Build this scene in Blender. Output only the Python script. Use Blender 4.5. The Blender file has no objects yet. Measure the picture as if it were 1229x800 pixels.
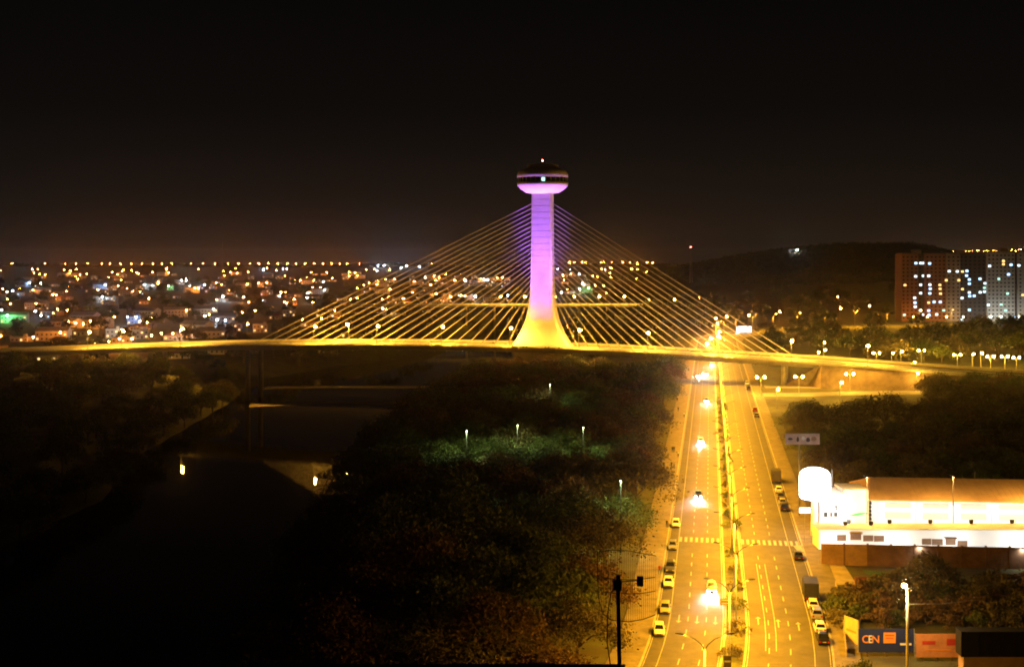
import bpy, math, random
import numpy as np
from mathutils import Vector, Matrix

# ------------------------------------------------------------------ camera, sky, moon, exposure
S = bpy.context.scene
COL = S.collection
HC, F, HZ, CX = 56.0, 1450.0, 310.0, 614.5      # camera height, focal length in photo pixels, horizon row, centre column

cd = bpy.data.cameras.new('camera')
cam = bpy.data.objects.new('camera', cd)
COL.objects.link(cam)
cam.location = (0, 0, HC)
cam.rotation_euler = (math.radians(90), 0, 0)
cd.sensor_width = 36.0
cd.lens = 36.0 * F / 1229.0
cd.shift_y = -(400.0 - HZ) / 1229.0
cd.clip_start = 0.2
cd.clip_end = 60000.0
S.camera = cam

W = bpy.data.worlds.new('World')
S.world = W
W.use_nodes = True
nt = W.node_tree
nt.nodes.clear()
out = nt.nodes.new('ShaderNodeOutputWorld')
sky = nt.nodes.new('ShaderNodeTexSky')
sky.sky_type = 'NISHITA'
sky.sun_disc = False
sky.sun_elevation = math.radians(40)
sky.sun_rotation = math.radians(150)
b1 = nt.nodes.new('ShaderNodeBackground')
b1.inputs['Strength'].default_value = 0.00006
nt.links.new(sky.outputs[0], b1.inputs['Color'])
tc = nt.nodes.new('ShaderNodeTexCoord')
sep = nt.nodes.new('ShaderNodeSeparateXYZ')
nt.links.new(tc.outputs['Generated'], sep.inputs[0])
rmp = nt.nodes.new('ShaderNodeValToRGB')          # light pollution over the town: warm at the horizon all round, black overhead
nt.links.new(sep.outputs['Z'], rmp.inputs[0])
cr = rmp.color_ramp
cr.elements[0].position = 0.0
cr.elements[0].color = (0.0150, 0.0098, 0.0066, 1)
cr.elements[1].position = 0.30
cr.elements[1].color = (0.0011, 0.0009, 0.0009, 1)
e = cr.elements.new(0.05); e.color = (0.0080, 0.0056, 0.0042, 1)
e = cr.elements.new(0.12); e.color = (0.0034, 0.0026, 0.0022, 1)
b2 = nt.nodes.new('ShaderNodeBackground')
b2.inputs['Strength'].default_value = 1.0
nt.links.new(rmp.outputs[0], b2.inputs['Color'])
add = nt.nodes.new('ShaderNodeAddShader')
nt.links.new(b1.outputs[0], add.inputs[0])
nt.links.new(b2.outputs[0], add.inputs[1])
nt.links.new(add.outputs[0], out.inputs['Surface'])

sd = bpy.data.lights.new('moon', 'SUN')
sd.energy = 0.004
sd.angle = math.radians(0.5)
sd.color = (1.0, 0.95, 0.88)
so = bpy.data.objects.new('moon', sd)
so.rotation_euler = (math.radians(50), 0, math.radians(-150))
so.location = (0, 0, 300)
COL.objects.link(so)

S.view_settings.view_transform = 'Standard'
S.view_settings.look = 'None'
S.view_settings.exposure = 0.0
S.view_settings.gamma = 1.0
S.view_settings.use_curve_mapping = False
S.render.engine = 'CYCLES'
cy = S.cycles
cy.use_denoising = True
cy.use_light_tree = True
cy.max_bounces = 5
cy.diffuse_bounces = 2
cy.glossy_bounces = 3
cy.transmission_bounces = 2
cy.transparent_max_bounces = 6
cy.volume_bounces = 0
cy.sample_clamp_indirect = 3.0
cy.sample_clamp_direct = 0.0
cy.caustics_reflective = False
cy.caustics_refractive = False
cy.pixel_filter_type = 'BLACKMAN_HARRIS'
cy.filter_width = 1.9
R = math.radians
rnd = random.Random(7)

# light strengths (radiance of the lamp faces)
SODIUM = (1.0, 0.42, 0.015)
L_AVENUE = 25000.0
L_BULB = 500.0
HAZE = 0.00005


# ------------------------------------------------------------------ materials
MATS = {}


def mat(name, c, rough=0.8, var=0.25, scale=0.6, bump=0.0, metal=0.0, bscale=None, c2=None, spec=0.3, detail=6.0, world=False):
    if name in MATS:
        return MATS[name]
    m = bpy.data.materials.new(name)
    m.use_nodes = True
    n = m.node_tree
    p = n.nodes['Principled BSDF']
    p.inputs['Roughness'].default_value = rough
    p.inputs['Metallic'].default_value = metal
    p.inputs['Specular IOR Level'].default_value = spec
    t = n.nodes.new('ShaderNodeTexCoord')
    if world:
        g = n.nodes.new('ShaderNodeNewGeometry')
        src = g.outputs['Position']
    else:
        src = t.outputs['Object']
    no = n.nodes.new('ShaderNodeTexNoise')
    no.inputs['Scale'].default_value = scale
    no.inputs['Detail'].default_value = detail
    no.inputs['Roughness'].default_value = 0.65
    n.links.new(src, no.inputs['Vector'])
    r = n.nodes.new('ShaderNodeValToRGB')
    r.color_ramp.elements[0].position = 0.3
    r.color_ramp.elements[1].position = 0.7
    lo = [min(1, x * (1 - var)) for x in c]
    hi = [min(1, x * (1 + var)) for x in (c2 or c)]
    r.color_ramp.elements[0].color = (*lo, 1)
    r.color_ramp.elements[1].color = (*hi, 1)
    n.links.new(no.outputs['Fac'], r.inputs[0])
    n.links.new(r.outputs[0], p.inputs['Base Color'])
    if bump:
        b = n.nodes.new('ShaderNodeBump')
        b.inputs['Strength'].default_value = bump
        no2 = n.nodes.new('ShaderNodeTexNoise')
        no2.inputs['Scale'].default_value = bscale or scale * 8
        no2.inputs['Detail'].default_value = 4
        n.links.new(src, no2.inputs['Vector'])
        n.links.new(no2.outputs['Fac'], b.inputs['Height'])
        n.links.new(b.outputs[0], p.inputs['Normal'])
    MATS[name] = m
    return m


def emat(name, c, s, sample='FRONT'):
    if name in MATS:
        return MATS[name]
    m = bpy.data.materials.new(name)
    m.use_nodes = True
    n = m.node_tree
    n.nodes.clear()
    o = n.nodes.new('ShaderNodeOutputMaterial')
    e = n.nodes.new('ShaderNodeEmission')
    e.inputs['Color'].default_value = (*c, 1)
    e.inputs['Strength'].default_value = s
    n.links.new(e.outputs[0], o.inputs['Surface'])
    m.cycles.emission_sampling = sample
    MATS[name] = m
    return m


asphalt = mat('asphalt', (0.062, 0.058, 0.054), 0.75, 0.30, 0.35, 0.25, bscale=9, detail=10)
concrete = mat('concrete', (0.36, 0.34, 0.31), 0.8, 0.22, 0.25, 0.15, bscale=4)
white_concrete = mat('white_concrete', (0.62, 0.60, 0.57), 0.75, 0.10, 0.18, 0.08, bscale=3)
paving = mat('paving', (0.16, 0.14, 0.115), 0.85, 0.35, 0.4, 0.2, bscale=6)
paint = mat('road_paint', (0.30, 0.30, 0.28), 0.7, 0.35, 1.5)
kerbpaint = mat('kerb_paint', (0.30, 0.30, 0.27), 0.75, 0.35, 0.7)
galv = mat('galvanised_steel', (0.30, 0.30, 0.30), 0.5, 0.15, 2, metal=0.4)
darkmetal = mat('dark_metal', (0.035, 0.035, 0.037), 0.5, 0.2, 3, metal=0.3)
blackmetal = mat('black_metal', (0.008, 0.008, 0.009), 0.6, 0.2, 3)
cablemat = mat('cable_sheath', (0.44, 0.42, 0.40), 0.5, 0.08, 0.5)
bark = mat('bark', (0.10, 0.075, 0.05), 0.9, 0.4, 2.5, 0.4)
soil = mat('soil', (0.09, 0.06, 0.04), 0.95, 0.4, 0.15, 0.4, bscale=1.5, c2=(0.07, 0.08, 0.035), world=True)
sandm = mat('sand', (0.30, 0.25, 0.18), 0.95, 0.3, 0.05, 0.2, world=True)
grassm = mat('grass', (0.05, 0.075, 0.022), 0.95, 0.5, 0.4, 0.5, bscale=5, c2=(0.10, 0.09, 0.03))
leafs = [mat('leaf_green', (0.045, 0.075, 0.022), 0.7, 0.45, 0.35, c2=(0.09, 0.11, 0.03)),
         mat('leaf_olive', (0.070, 0.065, 0.025), 0.7, 0.45, 0.35, c2=(0.11, 0.09, 0.035)),
         mat('leaf_dry', (0.085, 0.055, 0.030), 0.8, 0.45, 0.35, c2=(0.13, 0.08, 0.04)),
         mat('leaf_dark', (0.030, 0.050, 0.018), 0.7, 0.45, 0.35, c2=(0.05, 0.07, 0.025))]
glass = mat('car_glass', (0.012, 0.014, 0.016), 0.08, 0.1, 2, spec=0.6)
rubber = mat('rubber', (0.012, 0.012, 0.012), 0.85, 0.2, 6)
rimm = mat('wheel_rim', (0.35, 0.35, 0.36), 0.35, 0.1, 6, metal=0.8)


# ------------------------------------------------------------------ mesh helpers
class MB:
    def __init__(self):
        self.v, self.f, self.m = [], [], []

    def add(self, vs, fs, mi=0):
        o = len(self.v)
        self.v += [tuple(p) for p in vs]
        self.f += [tuple(i + o for i in q) for q in fs]
        self.m += [mi] * len(fs)
        return self

    def quad(self, a, b, c, d, mi=0):
        return self.add([a, b, c, d], [(0, 1, 2, 3)], mi)

    def box(self, c, s, mi=0, rz=0.0):
        x, y, z = (k / 2 for k in s)
        P = [(-x, -y, -z), (x, -y, -z), (x, y, -z), (-x, y, -z), (-x, -y, z), (x, -y, z), (x, y, z), (-x, y, z)]
        ca, sa = math.cos(rz), math.sin(rz)
        P = [(c[0] + p[0] * ca - p[1] * sa, c[1] + p[0] * sa + p[1] * ca, c[2] + p[2]) for p in P]
        return self.add(P, [(3, 2, 1, 0), (4, 5, 6, 7), (0, 1, 5, 4), (1, 2, 6, 5), (2, 3, 7, 6), (3, 0, 4, 7)], mi)

    def tube(self, pts, rads, n=6, mi=0, cap=True):
        pts = [Vector(p) for p in pts]
        if not isinstance(rads, (list, tuple)):
            rads = [rads] * len(pts)
        rings = []
        up = None
        for i, p in enumerate(pts):
            d = (pts[min(i + 1, len(pts) - 1)] - pts[max(i - 1, 0)]).normalized()
            a = d.orthogonal().normalized() if up is None else (up - d * up.dot(d)).normalized()
            up = a
            b = d.cross(a)
            rings.append([p + (a * math.cos(2 * math.pi * k / n) + b * math.sin(2 * math.pi * k / n)) * rads[i] for k in range(n)])
        return self.loft(rings, cap, mi)

    def loft(self, rings, cap=True, mi=0, closed=True):
        n = len(rings[0])
        vs = [p for r in rings for p in r]
        fs = []
        for i in range(len(rings) - 1):
            for k in range(n if closed else n - 1):
                k2 = (k + 1) % n
                fs.append((i * n + k, i * n + k2, (i + 1) * n + k2, (i + 1) * n + k))
        if cap:
            fs.append(tuple(reversed(range(n))))
            fs.append(tuple(range((len(rings) - 1) * n, len(rings) * n)))
        return self.add(vs, fs, mi)

    def lathe(self, prof, n=24, c=(0, 0, 0), mi=0, cap=True):
        rings = [[(c[0] + r * math.cos(2 * math.pi * k / n), c[1] + r * math.sin(2 * math.pi * k / n), c[2] + z) for k in range(n)] for r, z in prof]
        return self.loft(rings, cap, mi)

    def ico(self, c, r, mi=0, sz=1.0):
        t = (1 + 5 ** 0.5) / 2
        P = [(-1, t, 0), (1, t, 0), (-1, -t, 0), (1, -t, 0), (0, -1, t), (0, 1, t), (0, -1, -t), (0, 1, -t), (t, 0, -1), (t, 0, 1), (-t, 0, -1), (-t, 0, 1)]
        k = r / math.sqrt(1 + t * t)
        fs = [(0, 11, 5), (0, 5, 1), (0, 1, 7), (0, 7, 10), (0, 10, 11), (1, 5, 9), (5, 11, 4), (11, 10, 2), (10, 7, 6), (7, 1, 8), (3, 9, 4), (3, 4, 2), (3, 2, 6), (3, 6, 8), (3, 8, 9), (4, 9, 5), (2, 4, 11), (6, 2, 10), (8, 6, 7), (9, 8, 1)]
        return self.add([(c[0] + p[0] * k, c[1] + p[1] * k, c[2] + p[2] * k * sz) for p in P], fs, mi)

    def mesh(self, name, mats, smooth=False):
        me = bpy.data.meshes.new(name)
        me.from_pydata(self.v, [], self.f)
        mats = mats if isinstance(mats, (list, tuple)) else [mats]
        for m in mats:
            me.materials.append(m)
        if len(mats) > 1:
            me.polygons.foreach_set('material_index', self.m)
        if smooth:
            me.polygons.foreach_set('use_smooth', [True] * len(me.polygons))
        me.update()
        return me

    def obj(self, name, mats, parent=None, smooth=False, loc=(0, 0, 0), rz=0.0):
        return link(name, self.mesh(name, mats, smooth), parent, loc, rz)


def link(name, data, parent=None, loc=(0, 0, 0), rz=0.0):
    o = bpy.data.objects.new(name, data)
    o.location = loc
    o.rotation_euler = (0, 0, rz)
    o.parent = parent
    COL.objects.link(o)
    return o


def tag(o, label=None, cat=None, group=None, kind=None):
    for k, v in (('label', label), ('category', cat), ('group', group), ('kind', kind)):
        if v:
            o[k] = v
    return o


def thing(name, label, cat, loc=(0, 0, 0), rz=0.0, group=None):
    return tag(link(name, None, None, loc, rz), label, cat, group)


def copy_tree(o, parent=None):
    c = o.copy()
    COL.objects.link(c)
    c.parent = parent
    for ch in KIDS(o):
        copy_tree(ch, c)
    return c


def KIDS(o):
    return [x for x in o.children]


def place(o, loc, rz=0.0, sc=1.0):
    o.location = loc
    o.rotation_euler = (0, 0, rz)
    o.scale = (sc, sc, sc) if not isinstance(sc, tuple) else sc
    return o


# ------------------------------------------------------------------ the lie of the land
def at(x, y, z=0.0):
    Y = (HC - z) * F / (y - HZ)
    return ((x - CX) * Y / F, Y)


def atY(x, y, Y):
    return ((x - CX) * Y / F, Y, HC - (y - HZ) * Y / F)


RIV = np.array([(-200, -130, -40), (165, -128, -47), (294, -126, -52), (355, -120, -55), (438, -134, -50), (605, -139, -29),
                (700, -150, -12), (792, -118, 3), (860, -75, 10), (1000, -45, 38), (1160, -30, 75), (1600, 80, 190), (2000, 200, 320)], float)
WZ = -15.0


def zg(X, Y):
    X = np.asarray(X, float)
    Y = np.asarray(Y, float)
    xl = np.interp(Y, RIV[:, 0], RIV[:, 1])
    xr = np.interp(Y, RIV[:, 0], RIV[:, 2])
    d = np.maximum(xl - X, X - xr)                                  # > 0 on land
    base = np.where(X < (xl + xr) / 2, -2.5, 0.0)
    base = np.where((X < (xl + xr) / 2) & (Y > 620) & (Y < 880), -2.5 - 4 * np.exp(-((Y - 740) / 80.) ** 2), base)
    k = np.clip((Y - 900) / 3100., 0, 1)
    base = base + 34 * k ** 1.25 - np.clip(Y - 4000, 0, 3000) * .022
    hill = np.interp(X, [120, 300, 400, 480, 580, 700, 760, 800, 860], [0, 22, 44, 56, 66, 68, 52, 22, 0]) * np.exp(-((Y - 2150) / 420.) ** 2)
    ridge = np.clip((X - 700) / 500., 0, 1) * 44 * np.exp(-((Y - 3600) / 700.) ** 2)
    base = base + hill + ridge
    t = np.clip(d / 26., 0, 1)
    t = t * t * (3 - 2 * t)
    z = np.where(d <= 0, WZ - 2.5 * np.clip(-d / 12., 0, 1), (WZ + 0.02) * (1 - t) + base * t)
    fade = np.clip((2100 - Y) / 150., 0, 1)
    return z * fade + base * (1 - fade)


def gz(x, y):
    return float(zg(x, y))


ys = np.concatenate([np.linspace(-120, 1300, 240), np.geomspace(1320, 9000, 80)])
ts = np.linspace(-1, 1, 260)
YY, TT = np.meshgrid(ys, ts, indexing='ij')
XX = TT * (330 + 0.75 * np.maximum(YY, 0)) + 20
ZZ = zg(XX, YY)
nr, nc = YY.shape
idx = np.arange(nr * nc).reshape(nr, nc)
faces = np.stack([idx[:-1, :-1], idx[:-1, 1:], idx[1:, 1:], idx[1:, :-1]], -1).reshape(-1, 4)
gm = bpy.data.meshes.new('ground')
gm.from_pydata(np.stack([XX, YY, ZZ], -1).reshape(-1, 3).tolist(), [], faces.tolist())
gm.materials.append(soil)
tag(link('ground', gm), 'dark soil and scrub on the river banks and town plain', None, None, 'structure')

# river
wm = bpy.data.materials.new('river_water')
wm.use_nodes = True
n = wm.node_tree
p = n.nodes['Principled BSDF']
p.inputs['Base Color'].default_value = (0.010, 0.009, 0.007, 1)
p.inputs['Roughness'].default_value = 0.014
p.inputs['IOR'].default_value = 1.33
g = n.nodes.new('ShaderNodeNewGeometry')
mp = n.nodes.new('ShaderNodeMapping')
mp.inputs['Scale'].default_value = (0.5, 1.1, 1)
n.links.new(g.outputs['Position'], mp.inputs['Vector'])
no = n.nodes.new('ShaderNodeTexNoise')
no.inputs['Scale'].default_value = 1.0
no.inputs['Detail'].default_value = 2
n.links.new(mp.outputs[0], no.inputs['Vector'])
b = n.nodes.new('ShaderNodeBump')
b.inputs['Strength'].default_value = 0.006
b.inputs['Distance'].default_value = 1.0
n.links.new(no.outputs['Fac'], b.inputs['Height'])
n.links.new(b.outputs[0], p.inputs['Normal'])
mb = MB()
mb.quad((-600, -130, WZ), (700, -130, WZ), (700, 2050, WZ), (-600, 2050, WZ))
tag(mb.obj('river', wm), 'dark calm river mirroring the bridge lamps', None, None, 'structure')
# sand bars in the river
for pts, nm in (([(-128, 575), (-95, 590), (-60, 588), (-38, 594), (-40, 601), (-75, 600), (-110, 596), (-130, 590)], 'sandbar'),
                ([(-140, 655), (-100, 664), (-60, 660), (-22, 668), (-25, 676), (-80, 674), (-138, 672)], 'sandbar')):
    mb = MB()
    n_ = len(pts)
    cx_ = sum(p_[0] for p_ in pts) / n_
    cy_ = sum(p_[1] for p_ in pts) / n_
    mb.loft([[(x, y, WZ - .3) for x, y in pts], [(cx_ + (x - cx_) * .93, cy_ + (y - cy_) * .7, WZ + .16) for x, y in pts]])
    tag(mb.obj(nm, sandm), 'low sand bar crossing the river shallows', None, None, 'structure')

# ------------------------------------------------------------------ the avenue
HD = math.atan2(852 - CX, F)
DX, DY = math.sin(HD), math.cos(HD)
S0, RAD = 830.0, 210.0


def shift(s):
    return -0.0015 * max(0.0, 195 - s) ** 2


def road(s, u, z=0.0):
    if s <= S0:
        u += shift(s)
        return (s * DX + u * DY, s * DY - u * DX, z)
    a = min((s - S0) / RAD, R(66))
    ex = max(0.0, (s - S0) - RAD * R(66))
    cxx = S0 * DX + RAD * DY
    cyy = S0 * DY - RAD * DX
    h = HD + a
    x = cxx - (RAD - u) * math.cos(h) + ex * math.sin(h)
    y = cyy + (RAD - u) * math.sin(h) + ex * math.cos(h)
    return (x, y, z)


def heading(s):
    if s <= S0:
        return HD - math.atan(0.003 * max(0.0, 195 - s))
    return HD + min((s - S0) / RAD, R(66))


def s_of(Y, u):
    return (Y + u * DX) / DY


SV = [80 + 8 * i for i in range(15)] + [200 + 30 * i for i in range(22)] + [850 + 12 * i for i in range(32)]


def sub(s0, s1):
    return [s0] + [s for s in SV if s0 < s < s1] + [s1]


def ribbon(u0, u1, z, s0=80, s1=1210, mb=None, mi=0):
    mb = mb or MB()
    sv = sub(s0, s1)
    for a, b in zip(sv, sv[1:]):
        z_ = z
        mb.quad(road(a, u0, z_), road(a, u1, z_), road(b, u1, z_), road(b, u0, z_), mi)
    return mb


def slab(u0, u1, z, s0=80, s1=1210, mb=None, mi=0, base=-0.2):
    mb = mb or MB()
    sv = sub(s0, s1)
    rings = [[road(s, u0, base), road(s, u1, base), road(s, u1, z), road(s, u0, z)] for s in sv]
    return mb.loft(rings, True, mi)


# beyond the curve the land rises: lift the avenue onto it
ZR = 0.06
c_l = tag(ribbon(-8.2, 2.35, ZR).obj('road', asphalt), 'asphalt carriageway beside the riverside trees', None, None, 'structure')
c_r = tag(ribbon(5.75, 17.6, ZR).obj('road', asphalt), 'asphalt carriageway on the town side of the median', None, None, 'structure')
med = tag(slab(2.6, 5.5, 0.20).obj('median', grassm), 'grassy median between the two carriageways', None, None, 'structure')
for u0, u1 in ((2.32, 2.62), (5.48, 5.78)):
    slab(u0, u1, 0.24).obj('kerb', kerbpaint, med)
sw_l = tag(slab(-13.0, -8.45, 0.19, 100).obj('pavement', paving), 'paved footway beneath the riverside trees', None, None, 'structure')
slab(-8.47, -8.18, 0.22, 100).obj('kerb', kerbpaint, sw_l)
sw_r = tag(slab(17.85, 21.5, 0.19, 100).obj('pavement', paving), 'paved footway on the town side of the avenue', None, None, 'structure')
slab(17.58, 17.87, 0.22, 100).obj('kerb', kerbpaint, sw_r)
ZP = ZR + 0.012


def lines(us, w, parent, s0=80, s1=820):
    mb = MB()
    for u in us:
        ribbon(u - w / 2, u + w / 2, ZP, s0, s1, mb)
    mb.obj('lane_line', paint, parent)


def dashes(us, parent, s0=100, s1=640, on=2.6, off=4.2, w=0.17):
    mb = MB()
    for u in us:
        s = s0
        while s < s1:
            if not 236 < s < 249:
                mb.quad(road(s, u - w / 2, ZP), road(s, u + w / 2, ZP), road(s + on, u + w / 2, ZP), road(s + on, u - w / 2, ZP))
            s += on + off
    mb.obj('lane_dashes', paint, parent)


lines((-7.95, -6.1, 2.08), 0.12, c_l)
lines((6.02, 15.2, 17.3), 0.12, c_r)
lines((8.4, 9.9), 0.13, c_r, 176, 226)
dashes((-3.3, -0.5), c_l)
dashes((8.9, 11.9), c_r)
for u0, u1, pr, sc in ((-6.0, 2.0, c_l, 243.2), (6.1, 17.2, c_r, 243.0)):
    mb = MB()
    u = u0
    while u < u1 - .4:
        mb.quad(road(sc - 2, u, ZP), road(sc - 2, u + .5, ZP), road(sc + 2, u + .5, ZP), road(sc + 2, u, ZP))
        u += 1.05
    mb.obj('zebra_stripes', paint, pr)
mb = MB()
for u, s in ((-4.7, 190), (-1.9, 190), (0.9, 190)):
    mb.quad(road(s - 1.6, u - .1, ZP), road(s - 1.6, u + .1, ZP), road(s + 1.6, u + .1, ZP), road(s + 1.6, u - .1, ZP))
    mb.add([road(s - 2.6, u, ZP), road(s - 1.6, u + .45, ZP), road(s - 1.6, u - .45, ZP)], [(0, 1, 2)])
mb.obj('lane_arrow', paint, c_l)
mb = MB()
for u, s in ((7.4, 190), (10.4, 189), (13.4, 188)):
    mb.quad(road(s - 1.6, u - .1, ZP), road(s - 1.6, u + .1, ZP), road(s + 1.6, u + .1, ZP), road(s + 1.6, u - .1, ZP))
    mb.add([road(s + 2.6, u, ZP), road(s + 1.6, u - .45, ZP), road(s + 1.6, u + .45, ZP)], [(0, 1, 2)])
mb.obj('lane_arrow', paint, c_r)

# side roads of the interchange and forecourt
def sheet(name, pts, z, m, label):
    mb = MB()
    mb.add([(x, y, z) for x, y in pts], [tuple(range(len(pts)))])
    return tag(mb.obj(name, m), label, None, None, 'structure')


def road_path(name, pts, w, z, m, label):
    mb = MB()
    P = [Vector((x, y, z)) for x, y in pts]
    L_, R_ = [], []
    for i, q in enumerate(P):
        d = (P[min(i + 1, len(P) - 1)] - P[max(i - 1, 0)]).normalized()
        nrm = Vector((d.y, -d.x, 0))
        L_.append(q - nrm * w / 2)
        R_.append(q + nrm * w / 2)
    for i in range(len(P) - 1):
        mb.quad(L_[i], R_[i], R_[i + 1], L_[i + 1])
    return tag(mb.obj(name, m), label, None, None, 'structure')


lightpave = mat('slip_road_paving', (0.22, 0.20, 0.17), 0.8, 0.3, 0.2, 0.2, world=True)
road_path('slip_road', [road(505, 17.5)[:2], (118, 496), (140, 501), (165, 504), (192, 508), (225, 525), (250, 560)], 13, 0.10, lightpave,
          'slip road running along the foot of the bridge embankment')
road_path('slip_road', [(110, 526), (135, 523), (165, 519), (200, 516), (240, 512), (330, 520)], 8, 0.115, lightpave,
          'pale slip road under the end of the bridge')
sheet('forecourt', [at(952, 655), at(1003, 652), at(1012, 676), at(1028, 701), at(990, 703)], 0.09,
      mat('forecourt_paving', (0.36, 0.31, 0.24), 0.85, 0.3, 0.3, 0.2, world=True), 'pale paved forecourt between the avenue and the brown wall')

# ------------------------------------------------------------------ cable-stayed bridge
PX, PY = 14.5, 572.6
BA = math.atan(-0.268)
BX, BY = math.cos(BA), math.sin(BA)


def br(a, w, z):           # a along the deck from the pylon, w across it (negative = towards the avenue's near end)
    return (PX + a * BX - w * BY, PY + a * BY + w * BX, z)


AK = [-420, -330, -236, -150, -66, 0, 50, 98, 134, 172, 230]
ZK = [1.5, 4.5, 9.4, 13.2, 14.8, 14.7, 13.6, 11.7, 10.2, 8.0, 4.8]


def dz(a):
    return float(np.interp(a, AK_S, ZK_S))


AK_S = np.linspace(-420, 230, 131)
ZK_S = np.interp(AK_S, AK, ZK)
for _ in range(12):
    ZK_S[1:-1] = (ZK_S[:-2] + 2 * ZK_S[1:-1] + ZK_S[2:]) / 4

bridge = thing('cable_stayed_bridge', 'cable-stayed bridge with purple-lit pylon and saucer-shaped lookout over the river', 'bridge')
HWD = 13.5
mb = MB()
av = list(np.linspace(-420, 225, 66))
rings = []
for a in av:
    z = dz(a)
    rings.append([br(a, -HWD, z - .7), br(a, -HWD + 4, z - 2.6), br(a, HWD - 4, z - 2.6), br(a, HWD, z - .7), br(a, HWD, z), br(a, -HWD, z)])
mb.loft(rings)
mb.obj('deck', concrete, bridge)
deckasph = mat('deck_concrete', (0.30, 0.28, 0.25), 0.8, 0.2, 0.3, 0.1, world=True)
mb = MB()
for a, b_ in zip(av, av[1:]):
    for w0, w1 in ((-11.8, -1.9), (1.9, 11.8)):
        mb.quad(br(a, w0, dz(a) + .03), br(b_, w0, dz(b_) + .03), br(b_, w1, dz(b_) + .03), br(a, w1, dz(a) + .03))
mb.obj('carriageway', deckasph, bridge)
for w0, w1, h, nm in ((-12.0, -11.8, .32, 'kerb'), (11.8, 12.0, .32, 'kerb'), (-1.9, 1.9, .25, 'deck_median'), (13.0, 13.3, 1.1, 'parapet')):
    mb = MB()
    mb.loft([[br(a, w0, dz(a) - .05), br(a, w1, dz(a) - .05), br(a, w1, dz(a) + h), br(a, w0, dz(a) + h)] for a in av])
    mb.obj(nm, white_concrete, bridge)
for w in (-13.3,):
    mb = MB()
    for h in (.55, 1.05):
        mb.tube([br(a, w, dz(a) + h) for a in av], .05, 5)
    ro_ = mb.obj('railing', galv, bridge)
    mb = MB()
    for a in np.arange(-330, 224, 3.0):
        mb.box(br(a, w, dz(a) + .5), (.1, .1, 1.1))
    tag(mb.obj('baluster_row', galv, ro_), None, None, None, 'stuff')
ribme = None
for k in range(-25, 19):                     # transverse ribs under the wings of the deck
    a = k * 6.0 + 3
    if a < -150 or a > 112:
        continue
    for sgn in (-1, 1):
        mb = MB()
        z = dz(a)
        t = .25
        A = [br(a - t, sgn * 13.3, z - .68), br(a - t, sgn * 9.3, z - 2.62), br(a - t, sgn * 8.0, z - 3.2), br(a - t, sgn * 13.3, z - 1.2)]
        B = [br(a + t, sgn * 13.3, z - .68), br(a + t, sgn * 9.3, z - 2.62), br(a + t, sgn * 8.0, z - 3.2), br(a + t, sgn * 13.3, z - 1.2)]
        mb.loft([A, B])
        mb.obj('deck_rib', concrete, bridge)
# piers and abutment
for a in (-150, -205, -255, -300, 55, 112):
    for w in (-7, 7):
        mb = MB()
        c = br(a, w, 0)
        mb.lathe([(1.3, gz(c[0], c[1]) - 1.5), (1.3, dz(a) - 2.58)], 14, (c[0], c[1], 0))
        mb.obj('pier', concrete, bridge, True)
# pylon: trumpet-shaped shaft
dz0 = dz(0)
TOP = atY(651, 232, PY)[2]


def pyl(hw, hd, z):
    c = .22 * hd
    pts = [(-hw, -hd + c), (-hw + c, -hd), (hw - c, -hd), (hw, -hd + c), (hw, hd - c), (hw - c, hd), (-hw + c, hd), (-hw, hd - c)]
    return [br(x, y, z) for x, y in pts]


def zpx(y):
    return HC - (y - HZ) * PY / F


prof = [(232, 12.3, 3.0), (280, 12.7, 3.1), (330, 13.3, 3.3), (350, 14.0, 3.5), (362, 15.0, 3.7), (372, 16.6, 3.9), (382, 19.0, 4.2), (391, 22.3, 4.5), (399, 26.2, 4.8), (406, 30.2, 5.0), (412, 34.5, 5.2), (416, 37.5, 5.2)]
rings = [pyl(h * PY / F * .98, d_, zpx(y)) for y, h, d_ in prof]
rings.append(pyl(12, 5.2, -1.5))
mb = MB()
mb.loft(rings)
pylonmat = mat('pylon_concrete', (0.60, 0.58, 0.57), 0.75, 0.10, 0.12, 0.1, bscale=1.2)
pyo = mb.obj('pylon', pylonmat, bridge)
# formwork joints on the shaft
for i in range(17):
    z = zpx(240 + i * 7.5)
    hw = float(np.interp(240 + i * 7.5, [q[0] for q in prof], [q[1] for q in prof])) * PY / F * .98
    mb = MB()
    mb.loft([pyl(hw + .03, float(np.interp(240 + i * 7.5, [q[0] for q in prof], [q[2] for q in prof])) + .03, z - .06),
             pyl(hw + .03, float(np.interp(240 + i * 7.5, [q[0] for q in prof], [q[2] for q in prof])) + .03, z + .06)])
    mb.obj('formwork_band', pylonmat, pyo)
# lookout saucer
sc = PY / F
zb = zpx(232)
lk = MB()
lk.lathe([(10.0 * sc, zb - .2), (20 * sc, zb + .3), (26.5 * sc, zb + 2.0), (30 * sc, zb + 3.4), (31 * sc, zb + 5.0)], 48, (PX, PY, 0))
saucer = lk.obj('lookout_bowl', white_concrete, bridge, True)
MB().lathe([(29.3 * sc, zb + 4.9), (29.3 * sc, zb + 7.3)], 48, (PX, PY, 0)).obj('glazing', glass, bridge)
litw = emat('lookout_light', (.45, 1, .85), 2.2)
for k in range(30):
    th = 2 * math.pi * k / 30
    x, y = PX + 29.5 * sc * math.cos(th), PY + 29.5 * sc * math.sin(th)
    MB().box((x, y, zb + 6.1), (.28, .28, 2.4), 0, th).obj('mullion', galv, bridge)
th = 2 * math.pi * 22.5 / 30
MB().box((PX + 29.7 * sc * math.cos(th), PY + 29.7 * sc * math.sin(th), zb + 6.0), (.1, 1.5, 1.7), 0, th).obj('lit_pane', litw, bridge)
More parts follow.
